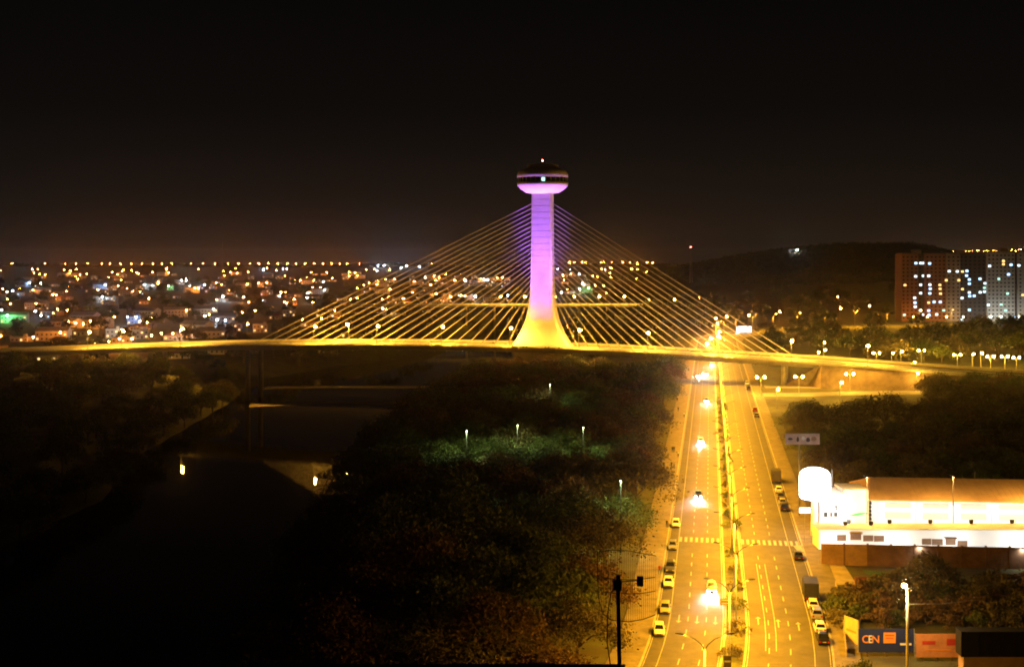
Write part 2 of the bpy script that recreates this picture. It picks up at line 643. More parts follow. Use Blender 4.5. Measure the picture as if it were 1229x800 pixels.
MB().lathe([(30.8 * sc, zb + 7.25), (30.6 * sc, zb + 9.0), (28 * sc, zb + 10.6), (23 * sc, zb + 11.4), (19 * sc, zb + 11.55)], 48, (PX, PY, 0)).obj('lookout_roof', concrete, bridge, True)
MB().lathe([(18.5 * sc, zb + 11.45), (18.8 * sc, zb + 13.3), (18.0 * sc, zb + 13.5)], 36, (PX, PY, 0)).obj('plant_room', concrete, bridge)
bm_ = MB().tube([(PX, PY, zb + 13.4), (PX, PY, zb + 15.2)], .12).obj('beacon_mast', galv, bridge)
MB().ico((PX, PY, zb + 15.5), .38).obj('beacon', emat('red_beacon', (1, .10, .06), 60), bm_)
# stay cables: two parallel planes, anchored in the median
NL, NR = 21, 20
for side, N, a0, a1, z0, z1 in ((-1, NL, -17, -150, zpx(350), zpx(244)), (1, NR, 17, 118, zpx(352), zpx(244))):
    for i in range(N):
        t = i / (N - 1)
        a = a0 + (a1 - a0) * t
        zt = z0 + (z1 - z0) * t
        hw = 12.6 * PY / F * .97
        for w in (-.75, .75):
            mb = MB()
            p0 = Vector(br(a, w, dz(a) + .2))
            p1 = Vector(br(side * hw, w, zt))
            mb.tube([p0, p1], .10, 6, cap=False)
            d_ = (p1 - p0).normalized()
            co = mb.obj('stay_cable', cablemat, bridge, True)
            if w < 0:
                MB().tube([p0 - d_ * .3, p0 + d_ * 2.2], .26, 8).obj('anchor_tube', galv, co)
# embankment at the town end
mb = MB()
def emb(a, wn, z):
    return br(a, wn, z)
rings = []
for a in (112, 128, 150, 180, 225, 300):
    z = (dz(min(a, 225)) - .75) if a > 127 else .1
    zz = max(z, .1)
    rings.append([br(a + (10 if a < 113 else 0), -13.2 - zz * .8, -.4), br(a, -13.2, zz), br(a, 13.2, zz), br(a, 13.2 + zz * .8, -.4)])
mb.loft(rings)
tag(mb.obj('embankment', mat('slope_paving', (0.15, 0.11, 0.085), 0.9, 0.35, 0.3, 0.3, world=True)), 'stone-paved embankment slope', None, None, 'structure')

# ------------------------------------------------------------------ lamps
bulb_cache = {}
LC = {'o': (1.0, 0.27, 0.03), 'y': (1.0, 0.50, 0.045), 'w': (1.0, 0.86, 0.66), 'b': (0.25, 0.50, 1.0), 'c': (.75, .9, 1.0), 'g': (.15, 1.0, .25), 'r': (1, .12, .06)}


def bulb_mat(c, k):
    return emat('lamp_glow_%s_%d' % (c, int(k * 10)), LC[c], L_BULB * k)


def simple_lamp_mesh(h, r, c, k, heads=1):
    key = (round(h, 1), round(r, 2), c, round(k, 1), heads)
    if key not in bulb_cache:
        mb = MB()
        mb.tube([(0, 0, 0), (0, 0, h)], [.14, .09], 6, 0)
        if heads == 1:
            mb.tube([(0, 0, h - .05), (.5, -.3, h + .25)], .06, 5, 0)
            mb.ico((.6, -.36, h + .2), r, 1)
        else:
            for sg in (-1, 1):
                mb.tube([(0, 0, h - .05), (sg * 1.3, 0, h + .3)], .06, 5, 0)
                mb.ico((sg * 1.5, 0, h + .25), r, 1)
        bulb_cache[key] = mb.mesh('street_lamp', [galv, bulb_mat(c, k)])
    return bulb_cache[key]


def lamp_at(x, y, h, label, group, c='o', k=1.0, heads=1, r=None, name='street_lamp'):
    """street lamp whose head shows at photo pixel (x, y) and which stands on the ground"""
    lo, hi = 150.0, 9000.0
    best = None
    for Y in np.geomspace(250, 6000, 700):
        X = (x - CX) * Y / F
        e_ = HZ + (HC - gz(X, Y) - h) * F / Y - y
        if best is None or abs(e_) < best[0]:
            best = (abs(e_), X, Y)
        if e_ < 0:
            break
    _, X, Y = best
    r = r or (.34 + .16 * Y / 1000.)
    o = link(name, simple_lamp_mesh(h, round(r, 1), c, k, heads), None, (X, Y, gz(X, Y) - .1), 0)
    return tag(o, label, 'street lamp', group)


# avenue posts with two arms, dark housings above and lenses facing the road
lensm = emat('sodium_lens', SODIUM, L_AVENUE)
post = thing('avenue_lamp', 'tall two-armed lamp post in the grassy median of the avenue', 'street lamp', group='two-armed lamp posts along the median')
MB().tube([(0, 0, 0), (0, 0, 4), (0, 0, 11.4)], [.15, .12, .085], 10).obj('pole', galv, post, True)
MB().lathe([(.3, 0), (.3, .08), (.17, .5)], 10).obj('base_plate', galv, post)
for sg in (-1, 1):
    MB().tube([(0, 0, 11.2), (sg * .35, 0, 11.8), (sg * 1.1, 0, 12.45), (sg * 2.4, 0, 12.95)], [.07, .06, .05, .045], 8).obj('arm', darkmetal, post, True)
    h = MB()
    rg = []
    for x_, w_, t_ in ((2.3, .07, .05), (2.5, .17, .1), (2.95, .2, .13), (3.3, .15, .09), (3.42, .05, .04)):
        zc = 12.98 + (x_ - 2.3) * .12
        rg.append([(sg * x_, w_ * math.cos(q), zc + (t_ * math.sin(q) if math.sin(q) > 0 else 0)) for q in [2 * math.pi * i / 10 for i in range(10)]])
    h.loft(rg)
    ho = h.obj('lamp_head', darkmetal, post, True)
    l = MB()
    l.quad((sg * 2.55, -.11, 13.004), (sg * 2.55, .11, 13.004), (sg * 3.2, .11, 13.082), (sg * 3.2, -.11, 13.082))
    if sg > 0:
        pass
    else:
        l.f = [tuple(reversed(q)) for q in l.f]
    l.obj('lens', lensm, ho)
sl = [139.5, 163.8, 184.5, 206.5]
while sl[-1] < 1150:
    sl.append(sl[-1] + (23.0 if sl[-1] < 830 else 30))
for i, s in enumerate(sl):
    o = post if i == 0 else copy_tree(post)
    x, y, _ = road(s, 4.05)
    place(o, (x, y, .19), -heading(s))

# bridge lamps on the deck
def deck_lamp_proto():
    t = thing('bridge_lamp', 'single lamp post standing on the bridge deck', 'street lamp', group='lamp posts along the bridge deck')
    MB().tube([(0, 0, 0), (0, 0, 8.2)], [.14, .08], 8).obj('pole', galv, t, True)
    MB().tube([(0, 0, 8.15), (.2, .5, 8.6), (.25, 1.2, 8.8)], .05, 6).obj('arm', galv, t, True)
    hd = MB().box((.25, 1.75, 8.95), (.34, 1.0, .12)).obj('hood', darkmetal, t)
    MB().ico((.25, 1.15, 8.75), .55, 0, .8).obj('lamp_head', emat('deck_lamp_glow', (1, .44, .04), 4200), t, True)
    MB().quad((.10, 1.45, 8.86), (.10, 2.15, 8.88), (.40, 2.15, 8.88), (.40, 1.45, 8.86)).obj('lens', emat('deck_lens', (1, .46, .03), 38000), hd)
    return t


bl = deck_lamp_proto()
xs_ = [105, 146, 217, 376, 452, 530, 612, 694, 777, 862, 949, 1042]
first = True
for x in xs_:
    # solve for the deck position showing in that column
    best = min(np.linspace(-330, 215, 1100), key=lambda a: abs(CX + br(a, -12.6, 0)[0] * F / br(a, -12.6, 0)[1] - x))
    o = bl if first else copy_tree(bl)
    first = False
    place(o, br(best, -12.6, dz(best) - .02), BA)
for a in (-104,):
    o = copy_tree(bl)
    place(o, br(a, 12.6, dz(a)), BA + math.pi)

# purple floodlights for the pylon, with their own housings
def floodlight(name, label, loc, aim, color, energy, size, blend=.6, group=None, rad=.35):
    t = thing(name, label, 'floodlight', loc, 0, group)
    d_ = (Vector(aim) - Vector(loc)).normalized()
    q = d_.to_track_quat('-Z', 'Y')
    MB().box((0, 0, .12), (.5, .4, .24)).obj('foot', darkmetal, t)
    hb = MB()
    hb.box((0, 0, .16), (.8, .6, .3))
    ho = hb.obj('housing', darkmetal, t)
    ho.rotation_mode = 'QUATERNION'
    ho.rotation_quaternion = q
    ho.location = (0, 0, .5)
    ld = bpy.data.lights.new('flood', 'SPOT')
    ld.energy = energy
    ld.color = color
    ld.spot_size = size
    ld.spot_blend = blend
    ld.shadow_soft_size = rad
    lo = bpy.data.objects.new('beam', ld)
    COL.objects.link(lo)
    lo.parent = ho
    lo.location = (0, 0, -.1)
    return t


PUR = (0.40, 0.12, 1.0)
for i, (da, w, dh, zt, en, sz) in enumerate(((-11, -13, .1, 92, 620000, 26), (11, -13, .1, 92, 620000, 26), (-6, -13, .1, 72, 150000, 32), (6, -13, .1, 72, 150000, 32), (-4.5, -13, .1, 58, 30000, 46), (4.5, -13, .1, 58, 30000, 46), (-26, 6, .3, 92, 130000, 26), (26, 6, .3, 92, 130000, 26))):
    p0 = br(da, w, dz(da) + dh)
    floodlight('floodlight', 'purple floodlight aimed up at the bridge pylon', p0, br(0, 0, zt), PUR, en, R(sz), 1.0, 'purple floodlights at the pylon foot')
# added warm fill lights that brighten the upper stay cables
for a, aim_a, zt in ((-120, -50, 60), (-70, -30, 50), (85, 40, 55), (50, 25, 50)):
    floodlight('floodlight', 'added warm fill light washing the stay cables from the deck', br(a, -11.0, dz(a) + .05), br(aim_a, 0, zt), (1, .62, .25), 9000, R(75), .9, 'added warm fill lights for the stay cables')

# interchange lamps around the town end of the bridge (head pixel)
g_i = 'lamps of the interchange at the town end of the bridge'
for x, y, hd in ((981, 423, 1), (988, 411, 1), (989, 420, 1), (1052, 424, 2), (1070, 424, 1), (1081, 422, 1), (1106, 421, 2), (1149, 426, 2), (1167, 425, 1), (1177, 424, 1), (1189, 428, 2), (1206, 428, 2), (1220, 429, 2),
                 (959, 452, 2), (913, 453, 2), (1020, 449, 2), (1008, 459, 1), (1073, 444, 2), (1100, 448, 1), (932, 467, 1), (1096, 435, 1)):
    lamp_at(x, y, 7.5, 'sodium street lamp of the interchange below the bridge embankment', g_i, 'y', 4.5, hd, .42)
g_u = 'lamps along the road beyond the bridge'
for x, y in ((858, 382), (860, 388), (862, 398), (871, 380), (898, 378), (935, 374), (972, 372), (1008, 370), (1043, 367), (1075, 365), (838, 357), (1005, 356)):
    lamp_at(x, y, 9.0, 'lamp post beside the road that curves away beyond the bridge', g_u, 'o', 2.5, 1, .5)

# ------------------------------------------------------------------ second bridge upstream
b2_ = thing('road_bridge', 'low straight road bridge crossing the river behind the cable-stayed bridge', 'bridge')
Y2 = 1160.0
zz2 = HC - (366.5 - HZ) * Y2 / F
x0_, x1_ = (545 - CX) * Y2 / F, (772 - CX) * Y2 / F
MB().box(((x0_ + x1_) / 2 - 50, Y2, zz2 - .8), (x1_ - x0_ + 100, 12, 1.6)).obj('deck', concrete, b2_)
for yy, hh_ in ((-5.8, .2), (5.8, 1.7)):
    MB().box(((x0_ + x1_) / 2 - 50, Y2 + yy, zz2 + hh_ / 2), (x1_ - x0_ + 100, .25, hh_)).obj('parapet', white_concrete, b2_)
for k in range(7):
    xx = x0_ + 12 + k * 27
    g0 = gz(xx, Y2)
    MB().box((xx, Y2, (zz2 - 1.6 + g0 - 1) / 2), (2.0, 9, zz2 - 1.6 - g0 + 1)).obj('pier', concrete, b2_)
for x in (570, 600, 629, 659, 688, 718, 748, 778, 808):
    X = (x - CX) * Y2 / F
    o = link('street_lamp', simple_lamp_mesh(8.5, .6, 'y', 3.5), None, (X, Y2 - 4.5, zz2 if X < x1_ else max(gz(X, Y2 - 4.5), zz2 - 3)), 0)
    tag(o, 'lamp post on the low bridge behind the stay cables', 'street lamp', 'lamp posts of the low bridge')

# ------------------------------------------------------------------ the town across the river: lamps, houses, trees
def Z1(x, y):
    return x / 3.81, 280 + y / 3.81


g_h = 'street lamps on the far ridge road'
hor = [5, 55, 150, 205, 253, 298, 347, 400, 465, 503, 551, 601, 649, 698, 741, 785, 828, 873, 928, 983, 1042, 1090, 1139, 1185]
hpx = [(h_ / 3.81, 319 + rnd.uniform(-.4, .4)) for h_ in hor] + [(300 + h_ / 3.81, 317.6 + rnd.uniform(-.5, .4)) for h_ in (0, 41, 84, 127, 170, 210, 252, 293, 333, 373, 409, 443, 500, 530, 830)]
hpx += [(640 + h_ / 3.81, 314.8 + rnd.uniform(-.4, .6)) for h_ in (165, 187, 222, 238, 308, 323, 358, 408, 442, 475, 520, 545)]
for x, y in hpx:
    Y = 4060.0
    X = (x - CX) * Y / F
    z = HC - (y - HZ) * Y / F
    g0 = gz(X, Y)
    h_ = max(8.0, z - g0)
    o = link('street_lamp', simple_lamp_mesh(9.0, .9, 'o', 1.2), None, (X, Y, g0), 0)
    o.scale = (1, 1, h_ / 9.0)
    tag(o, 'street lamp in the row along the far skyline', 'street lamp', g_h)

A = [(205, 190, 1), (322, 210, 1), (365, 190, 1), (495, 200, 1), (512, 178, 1), (537, 188, 1), (240, 280, 2), (255, 282, 2), (163, 320, 1.5), (262, 347, 1.5), (312, 405, 2), (343, 410, 2), (378, 413, 1.5), (410, 400, 1.5),
     (538, 240, 2), (445, 258, 2), (580, 252, 1), (632, 185, 1), (680, 297, 2), (770, 180, 1), (697, 178, 1), (890, 250, 2), (905, 250, 2), (988, 225, 1), (1045, 258, 2), (1112, 292, 5), (1175, 262, 2.5), (1130, 232, 1),
     (920, 405, 1.5), (870, 447, 1.5), (950, 435, 1.5), (850, 352, 1), (690, 468, 2.5), (600, 483, 1.5), (543, 483, 1.5), (495, 497, 2), (433, 498, 2), (273, 453, 3), (150, 475, 2.5), (787, 458, 1.5), (735, 458, 1),
     (670, 407, 1), (638, 400, 1.5), (0, 470, 2), (1130, 415, 1.5), (10, 255, 2.5), (150, 258, 1.5), (90, 250, 1)]
B = [(32, 262, 3), (75, 225, 1), (38, 228, 1), (140, 270, 2), (160, 268, 3), (270, 270, 4), (285, 248, 2), (322, 248, 2), (200, 300, 1.5), (120, 170, 1), (78, 160, 1.5), (350, 178, 1), (278, 178, 1), (375, 205, 1), (290, 215, .8),
     (205, 215, .8), (228, 215, .8), (480, 180, 1), (453, 178, 1), (453, 195, 1), (490, 192, 1), (520, 238, 1.5), (585, 218, 1), (580, 232, 1), (620, 210, .8), (660, 210, .8), (640, 255, 1), (700, 297, 2.5),
     (745, 245, 1.5), (742, 270, 1), (750, 220, 1), (825, 235, 1.5), (850, 275, 4), (810, 295, 3), (915, 290, 3), (935, 215, 3), (965, 187, 1), (840, 195, 1), (895, 188, 1), (1055, 208, 1), (1130, 203, 1.5), (1152, 202, 2), (980, 285, 1.5)]
C = [(135, 193, 4), (172, 185, 1.2), (312, 163, 1), (350, 160, 1), (320, 240, 1.5), (475, 138, 1)]
lamps_px = [(*Z1(x, y), k, 'o') for x, y, k in A] + [(300 + x / 3.81, 280 + y / 3.81, k, 'o') for x, y, k in B] + [(640 + x / 3.81, 280 + y / 3.81, k, 'o') for x, y, k in C]
lamps_px += [(*Z1(x, y), k, c) for x, y, k, c in ((135, 225, 2, 'b'), (57, 262, 2.5, 'b'), (480, 235, 3, 'b'), (465, 290, 2.5, 'c'), (160, 355, 2, 'b'), (620, 382, 3, 'b'), (580, 382, 1.5, 'b'), (1028, 398, 2, 'b'), (990, 394, 2, 'c'), (935, 378, 1.5, 'c'), (5, 350, 3, 'c'), (30, 375, 3, 'g'),
                                                (935, 235, 1, 'b'), (830, 215, 1.5, 'c'), (850, 217, 1.5, 'c'), (1205, 165, 1.5, 'b'), (1018, 288, 3, 'c'), (822, 445, 1.5, 'w'), (185, 228, 1, 'w'), (770, 240, 1, 'g'), (660, 235, .8, 'c'), (555, 440, 3, 'w'))]
lamps_px += [(300 + x / 3.81, 280 + y / 3.81, k, c) for x, y, k, c in ((585, 148, 3, 'b'), (612, 148, 5, 'c'), (690, 158, 1.5, 'b'), (715, 148, 2, 'c'), (775, 152, 3, 'b'), (150, 162, 1.5, 'b'), (60, 168, 1.5, 'b'), (985, 215, 2, 'b'), (1085, 212, 2, 'c'), (1070, 212, 1.5, 'c'), (1028, 287, 1.5, 'b'), (1178, 283, 1, 'b'), (955, 285, 2, 'c'))]
lamps_px += [(640 + x / 3.81, 280 + y / 3.81, k, c) for x, y, k, c in ((225, 230, 1.5, 'w'), (210, 255, 2, 'c'), (127, 270, 1.2, 'b'), (1205, 75, 1.5, 'c'), (252, 250, .8, 'g'))]
# fainter lights between the counted ones
for i in range(110):
    lamps_px.append((rnd.uniform(0, 560) if i % 5 else rnd.uniform(660, 800), 322 + 62 * rnd.random() ** 1.7, rnd.choice((.5, .7, .9)), rnd.choice('oooooowc')))
# hillside and far lights over the apartment blocks
LBL = {'o': 'orange street lamp among the houses across the river', 'w': 'white lamp among the houses across the river', 'b': 'blue-white lamp among the houses across the river',
       'c': 'cool white lamp among the houses across the river', 'g': 'green-tinted lamp among the houses across the river'}
lamp_pos = []
for x, y, k, c in lamps_px:
    o = lamp_at(x, y, 7.0, LBL[c], 'lamps scattered through the town across the river', c, round(k, 1))
    lamp_pos.append((o.location.x, o.location.y))
for i in range(46):
    x = 1062 + i * 3.9 + rnd.uniform(-1.5, 1.5)
    y = 305.0 - 5.0 * min(1, (x - 1062) / 140) + rnd.uniform(-1.2, 1.6)
    Y = 3780.0
    X = (x - CX) * Y / F
    g0 = gz(X, Y)
    zt = HC - (y - HZ) * Y / F
    o = link('street_lamp', simple_lamp_mesh(9.0, .8, rnd.choice('ooooyyrc'), rnd.choice((.2, .4, .8))), None, (X, Y, g0), 0)
    o.scale = (1, 1, max(.8, (zt - g0) / 9.0))
    tag(o, 'lamp on the far ridge behind the apartment blocks', 'street lamp', 'lamps on the ridge behind the apartment blocks')

# houses
wallc = [mat('house_wall_cream', (.42, .36, .28), .85, .2, .5), mat('house_wall_white', (.55, .53, .5), .85, .2, .5), mat('house_wall_ochre', (.40, .25, .13), .85, .2, .5), mat('house_wall_grey', (.3, .3, .3), .85, .2, .5)]
tile = mat('roof_tile', (.22, .10, .06), .9, .35, 1.2, .4)
tin = mat('roof_sheet', (.25, .25, .25), .6, .25, .8)
wind = mat('window_dark', (.02, .022, .025), .2, .2, 2)
winl = emat('window_warm', (1, .62, .25), 2.5, 'NONE')
winc = emat('window_cool', (.6, .85, 1), 2.5, 'NONE')


def house_mesh(w, d, h, rh, wm_, rm_, kind, lit):
    mb = MB()
    mb.box((0, 0, h / 2 - .75), (w, d, h + 1.5), 0)
    e_ = .45
    if kind == 'gable':
        for sg in (-1, 1):
            mb.add([(-w / 2 - e_, sg * (d / 2 + e_), h - .15), (w / 2 + e_, sg * (d / 2 + e_), h - .15), (w / 2 + e_, 0, h + rh), (-w / 2 - e_, 0, h + rh),
                    (-w / 2 - e_, sg * (d / 2 + e_), h + .05), (w / 2 + e_, sg * (d / 2 + e_), h + .05), (w / 2 + e_, 0, h + rh + .2), (-w / 2 - e_, 0, h + rh + .2)],
                   [(0, 1, 2, 3), (4, 5, 6, 7), (0, 1, 5, 4), (0, 3, 7, 4), (1, 2, 6, 5)], 1)
            mb.add([(sg * w / 2, -d / 2, h), (sg * w / 2, d / 2, h), (sg * w / 2, 0, h + rh)], [(0, 1, 2)], 0)
    elif kind == 'hip':
        q = min(w, d) / 2
        mb.add([(-w / 2 - e_, -d / 2 - e_, h + .02), (w / 2 + e_, -d / 2 - e_, h + .02), (w / 2 + e_, d / 2 + e_, h + .02), (-w / 2 - e_, d / 2 + e_, h + .02), (-w / 2 + q, 0, h + rh), (w / 2 - q, 0, h + rh)],
               [(0, 1, 5, 4), (2, 3, 4, 5), (1, 2, 5), (3, 0, 4), (3, 2, 1, 0)], 1)
    else:
        mb.box((0, 0, h + .25), (w + .3, d + .3, .5), 1)
        mb.box((w * .2, 0, h + 1.2), (2.2, 2.2, 1.6), 0)
    nw = max(2, int(w / 3))
    fl = max(1, int(h / 3))
    for f_ in range(fl):
        for i in range(nw):
            x = -w / 2 + (i + .5) * w / nw
            z = 1.6 + f_ * 3
            if i == nw // 2 and f_ == 0:
                mb.box((x, -d / 2 - .02, 1.05), (1.0, .08, 2.1), 2)
            else:
                mb.box((x, -d / 2 - .02, z), (1.3, .08, 1.1), 3 if (i + f_) % lit == 0 else 2)
    return mb.mesh('house', [wm_, rm_, wind, winl if lit % 2 else winc])


hv = []
spec = [(10, 8, 3.2, 1.8, 0, tile, 'gable', 3, 'cream house with a gabled clay tile roof in the town across the river'),
        (13, 9, 3.4, 2.2, 1, tile, 'hip', 5, 'white house with a hipped clay tile roof in the town across the river'),
        (9, 10, 3.2, 1.4, 2, tin, 'gable', 4, 'ochre house with a sheet metal roof in the town across the river'),
        (12, 10, 6.2, 0, 3, tin, 'flat', 3, 'grey two-storey flat-roofed house in the town across the river'),
        (22, 14, 7.0, 2.5, 1, tin, 'gable', 7, 'long white shed with a low metal roof in the town across the river')]
for w, d, h, rh, wi, rm_, kd, lit, lab in spec:
    hv.append((house_mesh(w, d, h, rh, wallc[wi], rm_, kd, lit), lab))
placed = []


def free(x, y, r):
    for a, b_, q in placed:
        if (a - x) ** 2 + (b_ - y) ** 2 < (r + q) ** 2:
            return False
    placed.append((x, y, r))
    return True


def in_river(x, y, m=14):
    xl = np.interp(y, RIV[:, 0], RIV[:, 1])
    xr = np.interp(y, RIV[:, 0], RIV[:, 2])
    return xl - m < x < xr + m and y < 2100


def near_bridge(x, y, m=22):
    a = (x - PX) * BX + (y - PY) * BY
    w = -(x - PX) * BY + (y - PY) * BX
    return -430 < a < 330 and abs(w) < m


for (lx, ly) in lamp_pos:
    placed.append((lx, ly, 1.0))
nh = 0
# beside the lamps first, so that the lamplight falls on walls
for (lx, ly) in lamp_pos:
    if ly > 3000 or nh > 150:
        continue
    for _ in range(2):
        x, y = lx + rnd.uniform(-16, 16), ly + rnd.uniform(6, 22)
        k = rnd.randrange(5) if rnd.random() < .9 else 4
        if in_river(x, y, 30) or near_bridge(x, y, 30) or not free(x, y, 8 if k < 4 else 12):
            continue
        o = link('house', hv[k][0], None, (x, y, gz(x, y)), rnd.uniform(-.5, .5))
        tag(o, hv[k][1], 'house', 'houses of the town across the river')
        nh += 1
while nh < 230:
    y = 720 + 1900 * rnd.random() ** 1.5
    x = rnd.uniform(-.44, .02) * y
    k = rnd.randrange(5)
    if in_river(x, y, 30) or near_bridge(x, y, 30) or not free(x, y, 8 if k < 4 else 12):
        continue
    o = link('house', hv[k][0], None, (x, y, gz(x, y)), rnd.uniform(-.6, .6))
    tag(o, hv[k][1], 'house', 'houses of the town across the river')
    nh += 1


# ------------------------------------------------------------------ trees
def tree_meshes(seed, rad, h, nclump, nleaf, leafsize, flat=.55, limbs=7):
    r_ = np.random.default_rng(seed)
    rr = random.Random(seed)
    cs = []
    for i in range(nclump):
        th = r_.uniform(0, 2 * math.pi)
        q = math.sqrt(r_.uniform(0, 1))
        up = math.sqrt(max(0, 1 - q * q))
        k = r_.uniform(.62, 1.06)
        cs.append((q * math.cos(th) * rad * k, q * math.sin(th) * rad * k, h * (1 - flat) + up * h * flat * r_.uniform(.55, 1.0) - .1 * h * q))
    cs = np.array(cs)
    N = nclump * nleaf
    ctr = np.repeat(cs, nleaf, 0)
    spread = rad * .24
    off = r_.normal(0, 1, (N, 3)) * np.array([spread * .55, spread * .55, spread * .3])
    c = ctr + off
    nrm = r_.normal(0, 1, (N, 3)) * .7 + np.array([0, 0, .8])
    nrm /= np.linalg.norm(nrm, axis=1)[:, None]
    a = np.cross(nrm, r_.normal(0, 1, (N, 3)))
    a /= np.linalg.norm(a, axis=1)[:, None]
    b_ = np.cross(nrm, a)
    s = leafsize * r_.uniform(.5, 1.3, (N, 1))
    P = np.stack([c - a * s, c - b_ * s * .55, c + a * s, c + b_ * s * .55], 1).reshape(-1, 3)
    me = bpy.data.meshes.new('crown')
    me.from_pydata(P.tolist(), [], np.arange(4 * N).reshape(-1, 4).tolist())
    tb = MB()
    zf = h * (1 - flat) * .75
    tb.tube([(0, 0, -.8), (.15, 0, zf * .5), (0, .1, zf)], [h * .034, h * .026, h * .02], 7)
    for i in range(limbs):
        q = cs[rr.randrange(nclump)]
        mid = (q[0] * .45, q[1] * .45, zf + (q[2] - zf) * .62)
        tb.tube([(0, .1, zf - .25), mid, tuple(q)], [h * .016, h * .010, h * .003], 5)
    tm = tb.mesh('trunk', bark)
    return me, tm


def with_mat(me, m):
    c = me.copy()
    c.materials.clear()
    c.materials.append(m)
    return c


protos = {}


def tree_proto(key, seed, rad, h, nclump, nleaf, ls, flat, mats):
    me, tm = tree_meshes(seed, rad, h, nclump, nleaf, ls, flat)
    protos[key] = [(with_mat(me, m), tm) for m in mats]


for i in range(4):
    tree_proto(('big', i), 20 + i, 7.6 + .5 * i, 10.5 + .6 * i, 70, 74, .30, .52, [leafs[0], leafs[1], leafs[2]])
for i in range(3):
    tree_proto(('town', i), 40 + i, 5.5 + .8 * i, 9 + i, 34, 22, .7, .6, [leafs[3], leafs[0], leafs[1]])
for i in range(2):
    tree_proto(('bush', i), 60 + i, 2.6 + .4 * i, 3.0, 26, 34, .26, .8, [leafs[0], leafs[1], leafs[2]])


def tree(kind, mi, x, y, label, group, name, sc=1.0, z=None, var=None):
    pr = protos[(kind, rnd.randrange(len([k for k in protos if k[0] == kind])) if var is None else var)]
    me, tm = pr[mi % len(pr)]
    t = thing(name, label, 'tree' if kind != 'bush' else 'shrub', (x, y, (gz(x, y) if z is None else z) - .05), rnd.uniform(0, 6.28), group)
    t.scale = (sc, sc, sc * rnd.uniform(.85, 1.15))
    link('crown', me, t)
    link('trunk', tm, t)
    return t


# lamps under the riverside trees (LED, slightly green)
park = []
for x, y in ((621, 509), (700, 512), (560, 516), (660, 461), (745, 575)):
    X, Y = at(x, y, 14.0)
    t = thing('park_lamp', 'slim lamp post in the riverside trees with a cool white head', 'street lamp', (X, Y, gz(X, Y) - .1), 0, 'lamp posts in the riverside trees')
    hh = 14.0 - gz(X, Y)
    MB().tube([(0, 0, 0), (0, 0, hh)], [.12, .07], 8).obj('pole', blackmetal, t, True)
    MB().lathe([(.05, hh + .3), (.42, hh + .22), (.45, hh + .02)], 12).obj('hood', darkmetal, t, True)
    MB().lathe([(.02, hh - .05), (.34, hh), (.36, hh + .06)], 12).obj('lamp_head', emat('park_lamp_glow', (.80, 1, .42), 1300), t, True)
    park.append((X, Y))

# riverside trees between the footway and the water
bank = []
cnt = 0
for _ in range(16000):
    if cnt >= 235:
        break
    Y = rnd.uniform(120, 552)
    xr = float(np.interp(Y, RIV[:, 0], RIV[:, 2]))
    s = s_of(Y, -15)
    xe = road(s, -15.2 if Y < 270 else -17.2)[0]
    X = rnd.uniform(xr + (9 if Y < 500 else 3), xe)
    if near_bridge(X, Y, 18):
        continue
    if any((X - a) ** 2 + (Y - b_) ** 2 < 4.2 ** 2 for a, b_ in park):
        continue
    if any((X - a) ** 2 + (Y - b_) ** 2 < 10.6 ** 2 for a, b_ in bank):
        continue
    bank.append((X, Y))
    if abs(X) < 8 and Y < 30:
        continue
    q = rnd.random()
    mi = 0 if q < .45 else (1 if q < .75 else 2)
    lab = ('leafy green umbrella-shaped tree in the riverside belt', 'olive spreading tree in the riverside belt', 'dry brownish spreading tree in the riverside belt')[mi]
    f_ = (X - xr) / (xe - xr)
    lab += ' overhanging the footway' if xe - X < 9 else (' at the water edge' if X - xr < 20 else (' close to the bridge' if Y > 470 else ''))
    tree('big', mi, X, Y, lab, 'trees of the riverside belt', 'riverside_tree', rnd.uniform(.8, 1.12))
    cnt += 1
# far bank trees
lb = []
cnt = 0
for _ in range(9000):
    if cnt >= 120:
        break
    Y = rnd.uniform(150, 640)
    xl = float(np.interp(Y, RIV[:, 0], RIV[:, 1]))
    X = xl + 1 - rnd.uniform(0, 1) ** 1.2 * (Y * .43 + 20 + xl if Y * .43 + 20 + xl > 25 else 25)
    if near_bridge(X, Y, 17) or any((X - a) ** 2 + (Y - b_) ** 2 < 11.5 ** 2 for a, b_ in lb):
        continue
    lb.append((X, Y))
    tree('big', rnd.choice((0, 0, 1)), X, Y, 'dark leafy tree on the far bank below the bridge', 'trees of the dark far bank', 'bank_tree', rnd.uniform(.75, 1.05))
    cnt += 1
# woods on the town side
wd = []
cnt = 0
for _ in range(12000):
    if cnt >= 170:
        break
    Y = rnd.uniform(262, 486)
    s = s_of(Y, 26)
    xa = road(s, 27)[0]
    X = rnd.uniform(xa, Y * .46 + 10)
    if near_bridge(X, Y, 26):
        continue
    if Y < 275 and 55 < X < 140:
        continue
    if CX + X * F / Y < 1118 and HZ + (HC - 11.5) * F / Y < 474:
        continue
    if any((X - a) ** 2 + (Y - b_) ** 2 < 11.2 ** 2 for a, b_ in wd):
        continue
    wd.append((X, Y))
    mi = rnd.choice((0, 1, 1, 2))
    tree('big', mi, X, Y, ('leafy green', 'dense olive', 'dry brownish')[mi] + ' tree in the wood ' + ('along the avenue footway' if X - xa < 14 else ('near the bridge embankment' if Y > 430 else 'behind the floodlit hall')), 'trees of the wood behind the hall', 'wood_tree', rnd.uniform(.75, 1.1))
    cnt += 1
